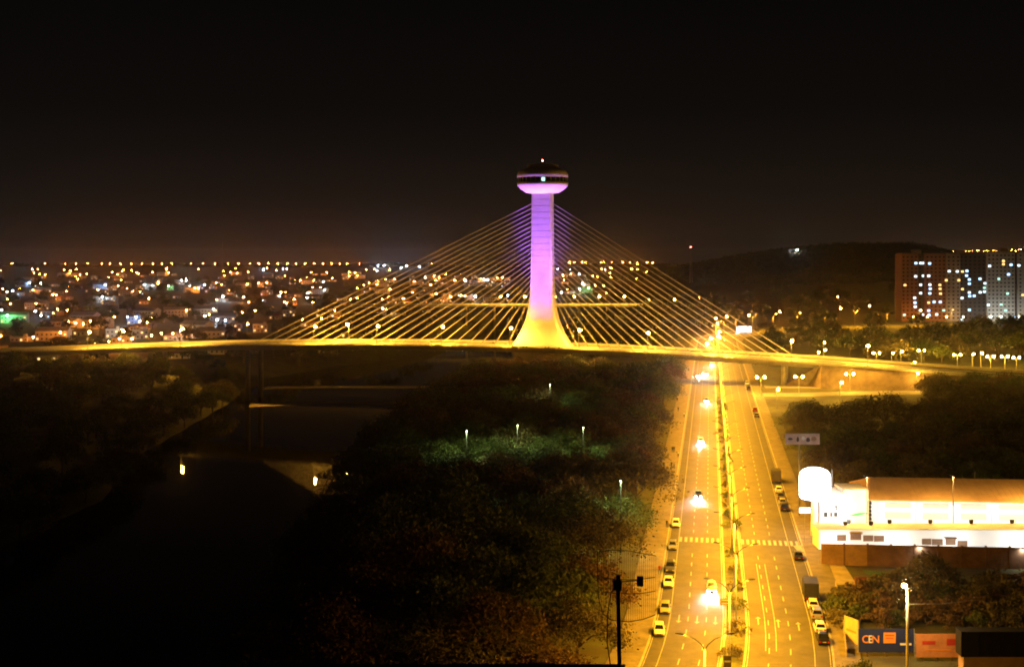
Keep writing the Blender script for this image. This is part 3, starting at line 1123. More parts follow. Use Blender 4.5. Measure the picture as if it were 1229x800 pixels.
# town trees
cnt = 0
for _ in range(9000):
    if cnt >= 230:
        break
    y = 660 + 1700 * rnd.random() ** 1.4
    x = rnd.uniform(-.44, .03) * y
    if in_river(x, y, 5) or near_bridge(x, y, 20) or not free(x, y, 4.5):
        continue
    mi = rnd.choice((0, 0, 1, 2))
    tree('town', mi, x, y, ('dark', 'green', 'olive')[mi] + ' round-crowned tree between the houses across the river', 'trees between the houses across the river', 'town_tree', rnd.uniform(.8, 1.4))
    cnt += 1
# trees beyond the bridge on the right and along the hill foot
cnt = 0
for _ in range(9000):
    if cnt >= 210:
        break
    y = 640 + 900 * rnd.random() ** 1.2
    x = rnd.uniform(.02, .48) * y
    if in_river(x, y, 5) or near_bridge(x, y, 34):
        continue
    d_ = min((x - road(s, 4)[0]) ** 2 + (y - road(s, 4)[1]) ** 2 for s in range(560, 1215, 12))
    if d_ < 26 ** 2 or (1000 < y < 1120 and x > 320):
        continue
    if not free(x, y, 5.0):
        continue
    mi = rnd.choice((0, 0, 1, 2))
    tree('town', mi, x, y, ('dark', 'green', 'olive')[mi] + ' bushy tree ' + ('by the river' if x < 90 else ('below the wooded hill' if y > 1150 else 'beside the road')) + ' beyond the bridge', 'trees beyond the bridge', 'roadside_tree', rnd.uniform(.9, 1.5))
    cnt += 1
# woodland on the far hill: one mass
r_ = np.random.default_rng(5)
N = 5200
hx = r_.uniform(110, 870, N)
hy = r_.uniform(1650, 2500, N)
hz = zg(hx, hy)
keep = hz > 14
hx, hy, hz = hx[keep], hy[keep], hz[keep]
mb = MB()
for x, y, z in zip(hx, hy, hz):
    r0 = rnd.uniform(3.5, 6.5)
    hh = rnd.uniform(3, 8)
    n_ = 9
    P = []
    for k in range(n_):
        th = rnd.uniform(0, 6.28)
        q = math.sqrt(rnd.random())
        cx_, cy_, cz_ = x + r0 * q * math.cos(th), y + r0 * q * math.sin(th), z + hh * (1 - .4 * q * q) + rnd.uniform(-1, 1)
        a_ = rnd.uniform(0, 6.28)
        w_ = rnd.uniform(1.2, 2.6)
        mb.add([(cx_ - w_ * math.cos(a_), cy_ - w_ * math.sin(a_), cz_ - rnd.uniform(.3, 1.6)), (cx_ + w_ * math.cos(a_), cy_ + w_ * math.sin(a_), cz_ - rnd.uniform(.3, 1.6)), (cx_, cy_, cz_ + rnd.uniform(.6, 1.8)), (cx_ + rnd.uniform(-1, 1), cy_ - 1.5, cz_ - 1)],
               [(0, 1, 2), (0, 3, 2), (1, 3, 2)])
tag(mb.obj('woodland', leafs[3]), 'dark woodland covering the far hill', 'woodland', None, 'stuff')

mb = MB()
for i in range(1500):
    x = rnd.uniform(-1750, 800)
    y = rnd.uniform(3780, 4010)
    z = gz(x, y)
    hh = rnd.choice((2, 3, 4, 5, 7, 9)) * (1 + .5 * math.sin(x / 90.))
    for k in range(6):
        cx_, cy_ = x + rnd.uniform(-6, 6), y + rnd.uniform(-4, 4)
        w_ = rnd.uniform(2, 4.5)
        cz_ = z + max(1, hh) * rnd.uniform(.3, 1)
        mb.add([(cx_ - w_, cy_, cz_ - rnd.uniform(1, 4)), (cx_ + w_, cy_ + 1, cz_ - rnd.uniform(1, 4)), (cx_ + rnd.uniform(-1, 1), cy_, cz_ + 1), (cx_, cy_ - 2, cz_ - 2)], [(0, 1, 2), (0, 3, 2), (1, 3, 2)])
tag(mb.obj('treeline', leafs[3]), 'ragged line of far trees along the skyline', 'trees', None, 'stuff')

# ------------------------------------------------------------------ cars
CARC = {}


def carpaint(nm, c, metal=.3):
    return mat('car_paint_' + nm, c, .28, .05, 3, metal=metal, spec=.5)


paints = {'white': carpaint('white', (.75, .75, .74), 0), 'silver': carpaint('silver', (.45, .46, .47), .6), 'black': carpaint('black', (.012, .012, .014), .2),
          'grey': carpaint('grey', (.13, .135, .14), .5), 'red': carpaint('red', (.30, .02, .018), .2), 'beige': carpaint('beige', (.42, .37, .28), .2)}
head_off = mat('headlight_glass', (.6, .6, .58), .1, .1, 4)
tail_off = mat('tail_lamp_red', (.30, .015, .012), .2, .1, 4)
head_on = emat('headlight_glow', (.92, .95, 1.0), 900)
tail_on = emat('tail_lamp_glow', (1, .05, .02), 30)


def car_proto(kind):
    """car standing on z=0, facing +y"""
    Lh, Wd, Hb, Hr = {'hatch': (1.95, .84, .92, 1.46), 'sedan': (2.2, .86, .90, 1.42), 'suv': (2.15, .90, 1.05, 1.68)}[kind]
    t = thing('car', 'car', 'car')

    def ring(y, hw, zb_, zt, b=.16):
        return [(-hw * .92, y, zb_), (-hw, y, zb_ + b), (-hw, y, zt - b), (-hw * .88, y, zt), (hw * .88, y, zt), (hw, y, zt - b), (hw, y, zb_ + b), (hw * .92, y, zb_)]
    st = [(-Lh, Wd * .86, .38, Hb - .16), (-Lh + .12, Wd * .95, .26, Hb - .04), (-Lh + .5, Wd, .2, Hb), (-.4, Wd, .2, Hb + .01), (.55, Wd, .2, Hb - .01), (Lh - .7, Wd * .98, .2, Hb - .10), (Lh - .2, Wd * .92, .24, Hb - .2), (Lh, Wd * .78, .36, Hb - .34)]
    MB().loft([ring(*q) for q in st]).obj('body', paints['white'], t, False)
    # cabin
    rb = {'hatch': -Lh + .12, 'sedan': -Lh + .62, 'suv': -Lh + .08}[kind]
    rt = {'hatch': -Lh + .45, 'sedan': -Lh + 1.15, 'suv': -Lh + .30}[kind]
    ft, fb = .32, 1.05
    wb, wt = Wd * .93, Wd * .72
    zb_, zt = Hb - .03, Hr
    base = [(-wb, rb, zb_), (wb, rb, zb_), (wb, fb, zb_), (-wb, fb, zb_)]
    top = [(-wt, rt, zt - .06), (wt, rt, zt - .06), (wt, ft, zt - .04), (-wt, ft, zt - .04)]
    top2 = [(-wt * .85, rt + .15, zt), (wt * .85, rt + .15, zt), (wt * .85, ft - .15, zt), (-wt * .85, ft - .15, zt)]
    MB().loft([base, top, top2]).obj('cabin', paints['white'], t, False)

    def pane(nm, q, off):
        q = [Vector(v) for v in q]
        c = sum(q, Vector()) / 4
        nrm = (q[1] - q[0]).cross(q[3] - q[0]).normalized() * off
        q = [c + (v - c) * .86 + nrm for v in q]
        MB().quad(*q).obj(nm, glass, t)
    pane('rear_window', [base[0], base[1], top[1], top[0]], .012)
    pane('windscreen', [base[2], base[3], top[3], top[2]], .012)
    for sg, i0, i1 in ((-1, 3, 0), (1, 1, 2)):
        m0 = tuple((Vector(base[i0]) + Vector(base[i1])) / 2)
        m1 = tuple((Vector(top[i0]) + Vector(top[i1])) / 2)
        pane('side_window', [base[i0], m0, m1, top[i0]], .012)
        pane('side_window', [m0, base[i1], top[i1], m1], .012)
    for sx in (-1, 1):
        for sy in (-Lh + .72, Lh - .80):
            w = MB()
            w.v = []
            wr = .31 if kind != 'suv' else .36
            w.loft([[(sx * (Wd - .18) + dx, sy + rr_ * math.cos(2 * math.pi * k / 16), wr + rr_ * math.sin(2 * math.pi * k / 16)) for k in range(16)] for dx, rr_ in ((-.1, wr * .94), (-.07, wr), (.15, wr), (.19, wr * .94))])
            wo = w.obj('wheel', rubber, t)
            MB().loft([[(sx * (Wd - .18) + (.195 if sx > 0 else -.105), sy + wr * .62 * math.cos(2 * math.pi * k / 12), wr + wr * .62 * math.sin(2 * math.pi * k / 12)) for k in range(12)], [(sx * (Wd - .18) + (.205 if sx > 0 else -.115), sy + wr * .5 * math.cos(2 * math.pi * k / 12), wr + wr * .5 * math.sin(2 * math.pi * k / 12)) for k in range(12)]]).obj('rim', rimm, wo)
        MB().box((sx * Wd * .60, Lh - .03, Hb - .46), (.34, .12, .17)).obj('headlight', head_off, t)
        MB().box((sx * Wd * .70, -Lh + .03, Hb - .30), (.24, .12, .26)).obj('tail_light', tail_off, t)
        MB().box((sx * (Wd + .06), .72, Hb + .08), (.16, .12, .13)).obj('mirror', darkmetal, t)
    MB().box((0, -Lh - .01, .58), (.5, .05, .14)).obj('number_plate', kerbpaint, t)
    MB().box((0, Lh - .02, .46), (1.1, .1, .16)).obj('grille', blackmetal, t)
    return t


cprot = {k: car_proto(k) for k in ('hatch', 'sedan', 'suv')}
used = set()
paintcache = {}


def car(kind, colour, x, y, hd, label, group, on=False, z=ZR):
    if kind not in used:
        pass
    t = copy_tree(cprot[kind])
    t.name = 'car'
    for ch in t.children:
        base_ = ch.name.split('.')[0]
        if base_ in ('body', 'cabin'):
            key = (kind, base_, colour)
            if key not in paintcache:
                paintcache[key] = with_mat(ch.data, paints[colour])
            ch.data = paintcache[key]
        if on and base_ in ('headlight', 'tail_light'):
            key = (kind, ch.data.name, 'on')
            if key not in paintcache:
                paintcache[key] = with_mat(ch.data, head_on if base_ == 'headlight' else tail_on)
            ch.data = paintcache[key]
            if base_ == 'headlight':
                ld = bpy.data.lights.new('headlight_beam', 'SPOT')
                ld.energy = 5000
                ld.color = (.9, .94, 1)
                ld.spot_size = R(62)
                ld.spot_blend = .7
                ld.shadow_soft_size = .08
                lo = bpy.data.objects.new('beam', ld)
                COL.objects.link(lo)
                lo.parent = ch
                sx = 1 if sum(v.co.x for v in ch.data.vertices) > 0 else -1
                lo.location = (sx * .5, 2.4, .62)
                lo.rotation_euler = (R(80), 0, 0)
    place(t, (x, y, z), -hd)
    tag(t, label, 'car', group)
    return t


def park_car(kind, colour, px, py, u, label, flip, grp=None):
    _, Y = at(px, py)
    s = s_of(Y, u) + 2.0
    x, y, _ = road(s, u)
    return car(kind, colour, x, y, heading(s) + (math.pi if flip else 0), label, grp)


park_car('hatch', 'white', 810, 634, -7.0, 'white hatchback parked alone under the riverside trees, just beyond the zebra crossing', True)
park_car('hatch', 'silver', 808, 661, -7.1, 'silver hatchback parked half hidden by branches beside the zebra crossing', True)
park_car('suv', 'grey', 804, 688, -7.0, 'dark grey off-roader parked behind a white car on the river side', True)
park_car('sedan', 'white', 804, 706, -7.0, 'white saloon parked in front of a dark grey off-roader', True)
park_car('hatch', 'beige', 801, 738, -7.0, 'beige hatchback parked on the river side', True)
park_car('hatch', 'white', 798, 765, -7.2, 'white hatchback parked in the gap at the bend of the river-side parking lane', True)
park_car('hatch', 'white', 936, 592, 16.3, 'white hatchback parked behind the dark box truck near the billboard', False)
park_car('sedan', 'grey', 937, 600, 16.3, 'grey saloon parked between a white hatchback and a black car', False)
park_car('hatch', 'silver', 939, 607, 16.3, 'silver hatchback in the row parked before the glowing drum', False)
park_car('suv', 'black', 941, 614, 16.3, 'black off-roader parked last in the row before the glowing drum', False)
park_car('sedan', 'black', 957, 673, 16.3, 'black saloon parked alone by the forecourt just before the zebra crossing', False)
park_car('hatch', 'white', 977, 733, 16.3, 'white hatchback parked directly behind the near box truck', False)
park_car('suv', 'silver', 979, 745, 16.4, 'silver off-roader parked behind a white hatchback on the town side', False)
park_car('hatch', 'white', 984, 761, 16.4, 'white hatchback parked in front of a black saloon on the town side', False)
park_car('sedan', 'black', 987, 775, 16.5, 'black saloon parked last in line near the advertising boards', False)
park_car('hatch', 'red', 905, 494, 16.3, 'red hatchback parked by the footway near the slip road', False)
park_car('sedan', 'grey', 911, 501, 16.3, 'grey saloon parked by the footway near the slip road', False)
park_car('suv', 'white', 893, 462, 16.3, 'white off-roader stopped at the kerb just before the bridge', False)
park_car('sedan', 'black', 895, 468, 16.3, 'black saloon stopped at the kerb just before the bridge', False)
# traffic with lit headlamps
for px, py, k, c, lab in ((838, 452, 'sedan', 'silver', 'silver saloon with blazing headlamps coming out from under the bridge'),
                          (845, 449, 'hatch', 'white', 'white hatchback with lit headlamps beside a silver saloon under the bridge'),
                          (848, 482, 'hatch', 'grey', 'grey hatchback with lit headlamps in the lane next to the median'),
                          (841, 531, 'sedan', 'white', 'white saloon with lit headlamps midway between bridge and zebra crossing'),
                          (838, 596, 'sedan', 'black', 'black saloon with lit headlamps approaching the zebra crossing'),
                          (854, 708, 'sedan', 'grey', 'grey saloon with lit headlamps that has passed the zebra crossing')):
    X, Y = at(px, py)
    u = X * DY - Y * DX
    s = s_of(Y, u)
    car(k, c, X, Y, HD + math.pi, lab, None, True)
for i, (s, u) in enumerate(((590, -1.8), (640, 1.0), (690, -2), (745, .8), (800, -2), (850, 0), (890, -3), (925, 0))):
    x, y, _ = road(s, u)
    car(('sedan', 'hatch')[i % 2], ('silver', 'white', 'grey')[i % 3], x, y, heading(s) + math.pi, 'distant car with lit headlamps on the avenue beyond the bridge', 'cars with lit headlamps beyond the bridge', True)
for o in cprot.values():
    for ch in list(o.children):
        for g_ in list(ch.children):
            bpy.data.objects.remove(g_)
        bpy.data.objects.remove(ch)
    bpy.data.objects.remove(o)


def truck(px, py, u, label, boxm):
    _, Y = at(px, py)
    s = s_of(Y, u) + 3.2
    x, y, _ = road(s, u)
    t = thing('box_truck', label, 'truck', (x, y, ZR), -heading(s))
    MB().box((0, -.9, 1.95), (2.3, 4.8, 2.5)).obj('cargo_box', boxm, t)
    for k in range(5):
        MB().box((0, -3.0 + k * 1.05, 1.95), (2.34, .06, 2.54)).obj('box_frame', darkmetal, t)
    cb = MB()
    cb.loft([[(-1.0, y_, .5), (1.0, y_, .5), (1.0 * w_, y_, z_), (-1.0 * w_, y_, z_)] for y_, z_, w_ in ((1.6, 2.3, .92), (2.6, 2.3, .92), (3.05, 1.5, .97), (3.2, 1.2, .97))])
    cb.obj('cab', paints['white'] if boxm is not darkmetal else paints['grey'], t)
    MB().quad((-.82, 2.66, 2.2), (-.85, 3.04, 1.56), (.85, 3.04, 1.56), (.82, 2.66, 2.2)).obj('windscreen', glass, t)
    MB().box((0, -.2, .65), (.9, 6.0, .22)).obj('chassis', blackmetal, t)
    for sx in (-1, 1):
        for sy in (-2.2, 2.35):
            w = MB()
            w.loft([[(sx * .95 + dx, sy + r0 * math.cos(2 * math.pi * k / 16), .45 + r0 * math.sin(2 * math.pi * k / 16)) for k in range(16)] for dx, r0 in ((-.12, .42), (-.1, .45), (.1, .45), (.12, .42))])
            wo = w.obj('wheel', rubber, t)
            MB().lathe([(.2, 0), (.2, .02)], 10).obj('rim', rimm, wo, False, (sx * .95 + sx * .13, sy, .45)).rotation_euler = (0, R(90), 0)
        MB().box((sx * .85, -3.32, .85), (.2, .06, .2)).obj('tail_light', tail_off, t)
        MB().box((sx * .7, 3.2, .8), (.25, .06, .16)).obj('headlight', head_off, t)
    return t


truckbox = mat('truck_box', (.05, .045, .04), .6, .3, 1)
truck(930, 581, 16.3, 'dark box truck parked at the head of the row near the billboard', truckbox)
truck(974, 724, 16.3, 'dark box truck parked by the brown lot on the town side', darkmetal)

# ------------------------------------------------------------------ people on the riverside footway
def person_mesh(seed, shirt, trou, stride):
    V = [(0, 0, .95), (0, 0, 1.18), (0, 0, 1.42), (0, 0, 1.52), (0, .01, 1.66),
         (.10, 0, .90), (.11, stride, .50), (.11, -stride * .2 + stride * .6, .08), (.11, stride * .4 + .14, .03),
         (-.10, 0, .90), (-.11, -stride, .50), (-.11, -stride * 1.6, .10), (-.11, -stride * 1.6 + .14, .04),
         (.19, 0, 1.40), (.24, -stride * .5, 1.12), (.25, -stride * .3 + .1, .88),
         (-.19, 0, 1.40), (-.24, stride * .5, 1.12), (-.25, stride * .5 + .12, .88)]
    E = [(0, 1), (1, 2), (2, 3), (3, 4), (0, 5), (5, 6), (6, 7), (7, 8), (0, 9), (9, 10), (10, 11), (11, 12), (2, 13), (13, 14), (14, 15), (2, 16), (16, 17), (17, 18)]
    Rr = [.14, .13, .14, .055, .10, .095, .062, .045, .035, .095, .062, .045, .035, .06, .045, .035, .06, .045, .035]
    me = bpy.data.meshes.new('p')
    me.from_pydata(V, E, [])
    o = bpy.data.objects.new('p', me)
    COL.objects.link(o)
    md = o.modifiers.new('s', 'SKIN')
    sv = me.skin_vertices[0].data
    for i, q in enumerate(Rr):
        sv[i].radius = (q, q)
    sv[0].use_root = True
    o.modifiers.new('ss', 'SUBSURF').levels = 1
    dg = bpy.context.evaluated_depsgraph_get()
    m2 = bpy.data.meshes.new_from_object(o.evaluated_get(dg))
    bpy.data.objects.remove(o)
    m2.name = 'person'
    for m_ in (shirt, trou, mat('skin', (.28, .17, .11), .6, .1), mat('hair', (.015, .012, .01), .8, .1), mat('shoe', (.02, .02, .02), .7, .1)):
        m2.materials.append(m_)
    for pl in m2.polygons:
        c = pl.center
        if c.z > 1.62 and (c.y < .02 or c.z > 1.70):
            k = 3
        elif c.z > 1.50:
            k = 2
        elif abs(c.x) > .2 and c.z < 1.15:
            k = 2
        elif c.z > .97:
            k = 0
        elif c.z > .1:
            k = 1
        else:
            k = 4
        pl.material_index = k
    return m2


cl = {n_: mat('cloth_' + n_, c, .85, .15, 4) for n_, c in (('white', (.6, .6, .58)), ('dark', (.03, .03, .035)), ('red', (.3, .03, .03)), ('blue', (.04, .07, .2)), ('grey', (.2, .2, .2)))}
pm = [(person_mesh(1, cl['white'], cl['dark'], .14), 'person in a white top and dark trousers walking on the riverside footway'),
      (person_mesh(2, cl['dark'], cl['dark'], .10), 'person in dark clothes walking on the riverside footway'),
      (person_mesh(3, cl['red'], cl['blue'], .16), 'person in a red top and blue trousers walking on the riverside footway'),
      (person_mesh(4, cl['grey'], cl['dark'], .05), 'person in a grey top standing on the riverside footway')]
for i, (x, y, k, f_) in enumerate(((811, 482, 1, 0), (809, 481, 0, 0), (814, 494, 1, 1), (806, 503, 2, 0), (821, 501, 0, 1), (807, 543, 1, 0), (809, 543, 1, 0), (818, 549, 0, 1), (797, 562, 1, 0), (806, 562, 1, 1), (809, 563, 3, 1), (794, 571, 0, 0), (797, 572, 2, 0), (799, 571, 0, 0), (803, 634, 1, 1), (800, 690, 2, 1))):
    X, Y = at(x, y)
    u = X * DY - Y * DX
    u = min(max(u, -12.6), -8.8)
    X, Y, _ = road(s_of(Y, u), u)
    o = link('person', pm[k][0], None, (X, Y, .19), -HD + (math.pi if f_ else 0) + rnd.uniform(-.3, .3))
    tag(o, pm[k][1], 'person', 'people on the riverside footway')

# ------------------------------------------------------------------ median planting and signs
for i in range(30):
    s = 150 + i * 11.5 + rnd.uniform(-2, 2)
    if 236 < s < 250:
        continue
    x, y, _ = road(s, 4.05 + rnd.uniform(-.5, .5))
    tree('bush', rnd.choice((0, 1)), x, y, 'low leafy shrub planted in the median of the avenue', 'shrubs in the median', 'median_shrub', rnd.uniform(.45, .75), .15)
signbrown = mat('sign_face', (.05, .04, .035), .6, .2, 2)
for (x, y, Y, w, h, lab, rows) in ((872, 721.5, 168.0, 1.75, .82, 'dark two-panel road sign on a post in the median', 2), (873, 793, 158.0, 1.0, 1.45, 'dark vertical banner on a post in the median', 1)):
    X, Y, z = atY(x, y, Y)
    t = thing('road_sign', lab, 'sign', (X, Y, .19))
    MB().tube([(0, .1, 0), (0, .1, z + h / 2)], .05, 8).obj('post', galv, t)
    for k in range(rows):
        zc = z - .19 + (k - (rows - 1) / 2) * (h / rows + .04)
        MB().box((0, 0, zc), (w, .06, h / rows)).obj('panel', signbrown, t)
        MB().box((0, -.035, zc), (w * .8, .012, h / rows * .16)).obj('stripe', kerbpaint, t)
# low pole with street-name board
# ------------------------------------------------------------------ hall, office, water tower
white = mat('white_render', (.80, .80, .78), .8, .05, .4)
whitel = mat('cream_render', (.62, .56, .42), .8, .08, .4)
tanroof = mat('tan_roof_sheet', (.50, .31, .14), .65, .12, .5, .1)
hall = thing('floodlit_hall', 'long white hall with a tan pitched roof behind the brown wall', 'building', (0, 0, 0))
YA, YB = 247.0, 241.0
X0, X1 = (1046 - CX) * YA / F, 140.0
hr = math.atan2(YB - YA, X1 - X0)
zE = HC - (600 - HZ) * YA / F


def hp(a, w, z):
    return (X0 + a * math.cos(hr) - w * math.sin(hr), YA + a * math.sin(hr) + w * math.cos(hr), z)


LH = X1 - X0
MB().loft([[hp(0, 0, -.2), hp(LH, 0, -.2), hp(LH, 18, -.2), hp(0, 18, -.2)], [hp(0, 0, zE), hp(LH, 0, zE), hp(LH, 18, zE), hp(0, 18, zE)]]).obj('wall', white, hall)
rf = MB()
for (w0, z0, w1, z1) in ((-1.1, zE + .1, 9, zE + 3.0), (9, zE + 3.0, 19.1, zE + .1)):
    A0 = [hp(-1.0, w0, z0), hp(LH + 1, w0, z0), hp(LH + 1, w1, z1), hp(-1.0 if w0 < 0 else 1.6, w1, z1)]
    if w0 < 0:
        A0[3] = hp(1.6, w1, z1)
    else:
        A0[0] = hp(1.6, w0, z0)
        A0[3] = hp(-1.0, w1, z1)
    B0 = [(q[0], q[1], q[2] + .18) for q in A0]
    rf.loft([A0, B0])
rf.add([hp(-.98, -1.05, zE + .12), hp(-.98, 19, zE + .12), hp(1.6, 9, zE + 3.05)], [(0, 1, 2)])
ro = rf.obj('roof', tanroof, hall)
for k in range(60):
    a = .9 + k * 1.2
    if a < LH:
        MB().loft([[hp(a - .04, -1.08, zE + .27), hp(a + .04, -1.08, zE + .27), hp(a + .04, -1.08, zE + .33), hp(a - .04, -1.08, zE + .33)], [hp(a - .04, 8.9, zE + 3.16), hp(a + .04, 8.9, zE + 3.16), hp(a + .04, 8.9, zE + 3.22), hp(a - .04, 8.9, zE + 3.22)]]).obj('roof_seam', tanroof, ro)
for k in range(9):
    a = 1.5 + k * 7.5
    MB().loft([[hp(a - .22, -.28, 0), hp(a + .22, -.28, 0), hp(a + .22, .05, 0), hp(a - .22, .05, 0)], [hp(a - .22, -.28, zE), hp(a + .22, -.28, zE), hp(a + .22, .05, zE), hp(a - .22, .05, zE)]]).obj('pilaster', white, hall)
    for z0, z1 in ((3.0, 4.3), (5.2, 6.3)):
        if z1 < zE:
            MB().loft([[hp(a + 1.2, -.06, z0), hp(a + 6.3, -.06, z0), hp(a + 6.3, .02, z0), hp(a + 1.2, .02, z0)], [hp(a + 1.2, -.06, z1), hp(a + 6.3, -.06, z1), hp(a + 6.3, .02, z1), hp(a + 1.2, .02, z1)]]).obj('panel', whitel, hall)
# louvred dark stair slot at the end of the hall
for k in range(8):
    MB().loft([[hp(-.4, -.3, 1 + k * .8), hp(-.02, -.3, 1 + k * .8), hp(-.02, .3, 1 + k * .8), hp(-.4, .3, 1 + k * .8)], [hp(-.4, -.3, 1.5 + k * .8), hp(-.02, -.3, 1.5 + k * .8), hp(-.02, .3, 1.5 + k * .8), hp(-.4, .3, 1.5 + k * .8)]]).obj('louvre', darkmetal, hall)
for x in (1155, 1170):
    X, Y, z = atY(x, 566 if x > 1160 else 571, 256.0)
    MB().tube([(X, Y, zE + 2.8), (X, Y, z)], .05, 6).obj('antenna_rod', galv, hall)

# low annex in front with brown louvred windows
ann = thing('low_annex', 'low white annex with brown louvred windows in front of the hall', 'building')
ya = 232.0
xa0, xa1 = (983 - CX) * ya / F, 138.0
za = HC - (636 - HZ) * ya / F
MB().box(((xa0 + xa1) / 2, ya + 2.5, za / 2), (xa1 - xa0, 5.0, za)).obj('wall', white, ann)
MB().box(((xa0 + xa1) / 2, ya + 2.5, za + .1), (xa1 - xa0 + .4, 5.4, .2)).obj('roof', whitel, ann)
louv = mat('louvre_brown', (.16, .09, .05), .7, .25, 3)
for x, y, w in ((1010, 645, 11), (1027, 644, 13), (1042, 645.5, 12), (1055, 646, 12), (1112, 649.5, 11), (1125, 650, 13), (1141, 650, 12), (1155, 652, 12)):
    X, Y, z = atY(x, y, ya - .02)
    wo = MB().box((X, ya - .02, z), (w * ya / F, .08, 1.15)).obj('window', louv, ann)
    for k in range(4):
        MB().box((X, ya - .09, z - .42 + k * .28), (w * ya / F * .94, .06, .07)).obj('louvre', mat('louvre_edge', (.25, .15, .08), .7, .2, 3), wo)
    if x in (1027, 1141):
        MB().box((X, ya - .25, z + .75), (w * ya / F * 1.15, .6, .12)).obj('canopy', louv, wo)

# office with green swoosh
off = thing('office_block', 'small cream and white office with square windows beside the glowing drum', 'building')
yo = 243.0
ox0, ox1, ox2 = ((x - CX) * yo / F for x in (984, 1014, 1044))
zo = HC - (592 - HZ) * yo / F
MB().box(((ox0 + ox1) / 2, yo + 3.5, zo / 2), (ox1 - ox0, 7, zo)).obj('wall', white, off)
MB().box(((ox1 + ox2) / 2, yo + 4.5, zo / 2 + .3), (ox2 - ox1 - .02, 7, zo + .6)).obj('cream_wing', whitel, off)
for i, x in enumerate((991, 997.5, 1003)):
    for j, y in enumerate((609, 617)):
        if i == 1 and j == 0:
            continue
        X, Y, z = atY(x, y, yo)
        w = .75 if i != 1 else .4
        wo = MB().box((X, yo - .02, z), (w, .08, .95)).obj('window', wind, off)
        MB().box((X, yo - .05, z - .55), (w + .2, .14, .1)).obj('sill', white, wo)
grn = mat('green_sign', (.06, .30, .10), .6, .1, 2)
mb = MB()
cxx, _, czz = atY(1031, 617, yo + .95)
pts = []
for k in range(25):
    t = k / 24
    pts.append((cxx - 2.2 + 4.2 * t, czz - .3 + .75 * math.sin(t * math.pi * .75)))
low = [(x, z - .62 * math.sin(math.pi * min(1, k / 24 * 1.0))) for k, (x, z) in enumerate(pts)]
mb.v = [(x, yo + .93, z) for x, z in pts] + [(x, yo + .93, z) for x, z in low]
mb.f = [(k, k + 1, 25 + k + 1, 25 + k) for k in range(24)]
mb.m = [0] * 24
mb.obj('emblem', grn, off)
for k in range(6):
    X = ox0 + .4 + k * .85
    MB().tube([(X, yo - 4, 0), (X, yo - 4, 2.9)], .09, 8).obj('porch_post', galv, off)
MB().box((ox0 + 2.5, yo - 2, 3.0), (5.6, 4.2, .18)).obj('porch_roof', white, off)

# water tower
wx, wy, _ = atY(978, 600, 244.0)
wt = thing('drum_sign', 'big glowing white drum on a stem beside the avenue', 'sign', (wx, wy, 0))
zb_ = HC - (598 - HZ) * wy / F
zt_ = HC - (562 - HZ) * wy / F
rd = 18.5 * wy / F
MB().lathe([(.9, -.2), (.8, 2), (.75, zb_ - .6), (1.2, zb_ + .05)], 20).obj('stem', white, wt, True)
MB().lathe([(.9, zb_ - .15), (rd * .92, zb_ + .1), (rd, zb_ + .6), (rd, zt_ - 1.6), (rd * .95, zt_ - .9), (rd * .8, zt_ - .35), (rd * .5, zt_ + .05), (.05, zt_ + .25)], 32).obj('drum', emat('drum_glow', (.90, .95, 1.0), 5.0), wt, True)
MB().lathe([(rd + .05, zb_ + 1.2), (rd + .05, zb_ + 1.35)], 32).obj('band', galv, wt)
MB().tube([(rd + .25, -.4, zb_), (rd + .25, -.4, zt_)], .05, 6).obj('ladder', galv, wt)
sg_ = thing('pole_sign', 'small white lit box sign on a post beneath the glowing drum', 'sign', (*at(966, 652), 0))
zz = HC - (612 - HZ) * sg_.location.y / F
MB().tube([(0, .2, 0), (0, .2, zz)], .07, 8).obj('post', galv, sg_)
MB().box((0, 0, zz), (2.1, .3, 1.0)).obj('light_box', emat('sign_white', (1, .97, .9), 3.5), sg_)
# floodlights of the yard: on the inner side of the brown wall, aimed at the hall, office and tank
yw = 221.0
gfl = 'floodlights of the hall yard'
for i in range(9):
    x = 66 + i * 8.0
    floodlight('floodlight', 'yard floodlight aimed at the white hall', (x, 236.9, za + .25), (x + 1, 246, 4.6), (1, .98, .9), 3000, R(150), .6, gfl)
for i in range(7):
    x = 62 + i * 11.5
    floodlight('floodlight', 'yard floodlight on the ground aimed at the low annex', (x, 226.5, .1), (x, 232, 2.6), (1, .96, .88), 2600, R(150), .6, 'floodlights behind the brown wall')
floodlight('floodlight', 'floodlight on the annex roof aimed at the front of the office', (ox0 + 3, 235.5, za + .2), (ox0 + 3.5, yo, 5), (.95, .98, 1), 1700, R(130), .5)
floodlight('floodlight', 'floodlight on the annex roof aimed at the cream wing of the office', (ox1 + 3, 235.5, za + .2), (ox1 + 3, yo, 5), (1, .92, .75), 1500, R(110), .5)

for i in range(4):  # lamps added to brighten the hall roof, hooded towards the camera
    x = 70 + i * 17.0
    t = thing('roof_fill_lamp', 'added tall hooded fill lamp that brightens the roof of the white hall', 'street lamp', (x, 238.2, 0), 0, 'added fill lamps for the hall roof')
    MB().tube([(0, 0, 0), (0, 0, 13.0)], [.12, .08], 8).obj('pole', darkmetal, t, True)
    h_ = MB().box((0, .3, 13.1), (.9, .9, .25)).obj('lamp_head', darkmetal, t)
    MB().quad((-.35, -.05, 12.965), (-.35, .7, 12.97), (.35, .7, 12.97), (.35, -.05, 12.965)).obj('lens', emat('roof_fill_lens', (1, .55, .12), 2500), h_)
